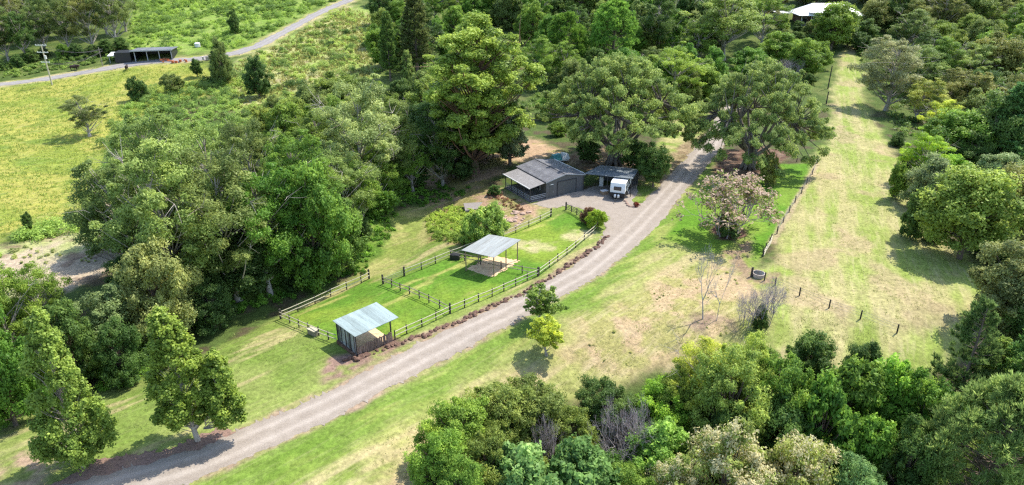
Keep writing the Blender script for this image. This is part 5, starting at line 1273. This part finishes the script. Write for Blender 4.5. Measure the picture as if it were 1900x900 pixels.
n10 = woods([(1000, 1330, 255, 235, 60), (1400, 1520, 165, 150, 36)], ['shrub'], ['dark', 'mid'], 'the shade behind the figs', 'shrubs behind the great figs', 10, (2, 3.5), (1.1, 1.5))
print('things planted', NT[0])

# ------------------------------------------------------------ uncountable low growth
def cover(name, polys, label, cat, colr, seed, hr=(.4, 1.2), leaf=.3, nl=90, asp=.5, noise=None):
    rs = np.random.RandomState(seed); C_ = []; Rr = []
    for pts, dens in polys:
        P = W(pts); a = np.array(P); x0, y0 = a.min(0); x1, y1 = a.max(0); n = int((x1-x0)*(y1-y0)*dens)
        x = rs.uniform(x0, x1, n); y = rs.uniform(y0, y1, n); k = psdf(x, y, P)+(fbm(x/3, y/3, seed)-.5)*3 < 0
        k &= fbm(x/5, y/5, seed+9) > (noise if noise is not None else .42); k &= seg_dist(x, y, FAR_ROAD) > 4; k &= rd(x, y) > 2; k &= psdf(x, y, PADD) > 1.0
        x, y = x[k], y[k]; r = rs.uniform(*hr, len(x))*(.6+.8*fbm(x/4, y/4, seed+3)); C_.append(np.stack([x, y, GZ(x, y)+r*.25], -1)); Rr.append(r)
    C_ = np.concatenate(C_); Rr = np.concatenate(Rr); tn = np.clip(fbm(C_[:, 0]/6, C_[:, 1]/6, seed+5)*1.6-.3+rs.normal(0, .15, len(C_)), 0, 1)
    V, t, b = leaves(C_, Rr, nl*Rr/np.mean(Rr), leaf, asp, rs, sub=3, tint=tn, flat_=.7, up=.6)
    o = link(name, crown_mesh(name, [(V, t, b)], M['leaf'])); o.color = (*colr, 1); tag(o, label, cat, kind='stuff'); print(name, len(C_), len(t)); return o
cover('hillside_scrub', [([(400, 165), (440, 118), (530, 75), (640, 15), (700, 30), (705, 150), (690, 200), (640, 250), (500, 250), (420, 215)], .32)], 'knee-high green scrub scattered over the yellow hillside', 'scrub', (.27, .37, .08), 61, (.4, 1.5), .36, 100, noise=.47)
cover('hillside_bushes', [([(410, 170), (440, 125), (560, 70), (690, 40), (705, 150), (690, 200), (640, 250), (500, 250), (420, 215)], .035), ([(200, 190), (420, 140), (440, 220), (560, 300), (420, 300), (260, 320), (220, 400), (150, 420), (190, 330), (210, 240)], .06), ([(260, 0), (640, -10), (590, 15), (480, 65), (330, 90), (250, 80)], .03)], 'bigger rounded bushes scattered among the hillside scrub', 'bushes', (.13, .215, .05), 74, (1.0, 2.6), .3, 330, noise=.4)
cover('bank_scrub', [([(250, 0), (640, -10), (600, 15), (500, 62), (440, 88), (330, 95), (240, 108)], .30)], 'dense bright green scrub on the bank above the far track', 'scrub', (.22, .34, .06), 62, (.5, 1.9), .38, 130, noise=.38)
cover('field_scrub', [([(250, 180), (420, 140), (440, 220), (520, 250), (560, 300), (420, 300), (260, 320), (220, 400), (150, 420), (190, 330), (210, 240)], .5), ([(20, 450), (60, 425), (150, 402), (200, 400), (160, 425), (60, 448)], 1.2)], 'mixed green scrub and vines between the yellow field and the gully trees', 'scrub', (.22, .34, .07), 63, (.5, 1.7), .34, 90, noise=.30)
cover('clearing_scrub', [([(-20, 480), (60, 455), (150, 425), (220, 410), (230, 470), (120, 530), (-20, 540)], .6)], 'low grassy weeds over the tan clearing at the left frame edge', 'weeds', (.27, .32, .10), 75, (.15, .5), .22, 50, noise=.45)
cover('track_scrub', [([(-20, 150), (240, 108), (250, 95), (-20, 120)], .45)], 'low green growth along the front of the wood by the far track', 'scrub', (.16, .25, .05), 64, (.4, 1.1), .5, 60)
cover('gully_weeds', [([(340, 610), (450, 585), (560, 550), (690, 500), (730, 430), (735, 390), (690, 400), (660, 470), (560, 520), (380, 560)], .9), ([(160, 720), (200, 665), (290, 640), (310, 680), (200, 722)], 1.6), ([(735, 395), (745, 350), (800, 335), (870, 345), (860, 362), (800, 378), (770, 385)], 1.0)], 'tall lush weeds along the edge of the gully trees', 'weeds', (.15, .30, .035), 65, (.3, .8), .26, 90, noise=.25)
cover('garden_plants', [([(798, 395), (850, 380), (880, 388), (870, 430), (860, 455), (800, 448)], 3.0)], 'yellow-green leafy garden patch left of the round bush', 'plants', (.26, .37, .06), 66, (.3, .7), .22, 70, noise=.3)
cover('slope_plants', [([(905, 350), (925, 360), (985, 385), (960, 392), (905, 372)], 2.0)], 'reddish brown plants on the slope below the verandah', 'plants', (.24, .13, .07), 67, (.25, .6), .2, 60, noise=.3)
cover('forest_floor_growth', [([(1560, 60), (1900, 60), (1900, 300), (1660, 250), (1640, 180)], .16), ([(640, 60), (1330, 60), (1330, 200), (1010, 210), (760, 180)], .10)], 'low green undergrowth beneath the woods at the top of the frame', 'undergrowth', (.13, .21, .045), 68, (.8, 1.8), .55, 60, noise=.2)
cover('dry_slope_tussocks', [([(1240, 500), (1330, 480), (1400, 560), (1400, 620), (1240, 650), (1060, 690), (1040, 640)], .35)], 'low green tussocks on the dry slope', 'grass', (.26, .30, .09), 69, (.10, .28), .16, 30, noise=.52)
# rough grass blades in the yellow field
def grass(name, polys, label, colr, seed, dens_noise=.3, ht=.5, wd=.07, nb=7):
    rs = np.random.RandomState(seed); Vs = []; T = []
    for pts, dens in polys:
        P = W(pts); a = np.array(P); x0, y0 = a.min(0); x1, y1 = a.max(0); n = int((x1-x0)*(y1-y0)*dens)
        x = rs.uniform(x0, x1, n); y = rs.uniform(y0, y1, n); k = (psdf(x, y, P)+(fbm(x/3, y/3, seed)-.5)*3 < 0) & (fbm(x/4, y/4, seed+4) > dens_noise) & (rd(x, y) > .4) & (seg_dist(x, y, FAR_ROAD) > 3)
        x, y = x[k], y[k]; tn = fbm(x/5, y/5, seed+6)*.5+.2
        x = np.repeat(x, nb)+rs.normal(0, .22, len(x)*nb); y = np.repeat(y, nb)+rs.normal(0, .22, len(y)*nb); tn = np.repeat(tn, nb)+rs.normal(0, .06, len(x))
        z = GZ(x, y); m = len(x); a = rs.uniform(0, 6.28, m); h = ht*rs.uniform(.5, 1.3, m); lx = rs.normal(0, .35, m)*h; ly = rs.normal(0, .35, m)*h; w = wd*rs.uniform(.6, 1.4, m)
        c, s = np.cos(a)*w, np.sin(a)*w
        V = np.stack([np.stack([x-c, y-s, z-.02], -1), np.stack([x+c, y+s, z-.02], -1), np.stack([x+c*.5+lx, y+s*.5+ly, z+h], -1), np.stack([x-c*.5+lx, y-s*.5+ly, z+h*.92], -1)], 1)
        Vs.append(V.reshape(-1, 3)); T.append(np.clip(tn, 0, 1))
    V = np.concatenate(Vs); t = np.concatenate(T); o = link(name, crown_mesh(name, [(V, t, t*0)], M['leaf'])); o.color = (*colr, 1); tag(o, label, 'grass', kind='stuff'); print(name, len(t))
grass('field_grass', [([(-40, 175), (0, 165), (230, 130), (350, 122), (400, 150), (330, 195), (250, 230), (210, 300), (160, 395), (60, 430), (-40, 450)], 1.6)], 'long yellow-green grass in the sloping left field', (.32, .385, .085), 71, .3, .28, .07, 5)
grass('hill_grass', [([(410, 165), (440, 118), (530, 75), (640, 15), (700, 30), (700, 130), (640, 190), (520, 210), (430, 200)], .8)], 'long dry grass between the scrub on the hillside', (.30, .30, .09), 72, .3, .6, .13, 6)
grass('verge_tufts', [([(640, 860), (800, 760), (1050, 690), (1250, 500), (1450, 560), (1660, 640), (1250, 650), (1000, 760), (760, 900)], 1.3), ([(1430, 470), (1510, 300), (1560, 180), (1600, 180), (1650, 330), (1780, 510), (1680, 640), (1450, 640)], .9), ([(60, 780), (310, 690), (560, 560), (620, 640), (300, 830)], .8)], 'scattered short tufts on the verge, lawn and field', (.30, .34, .11), 73, .30, .12, .035, 6)
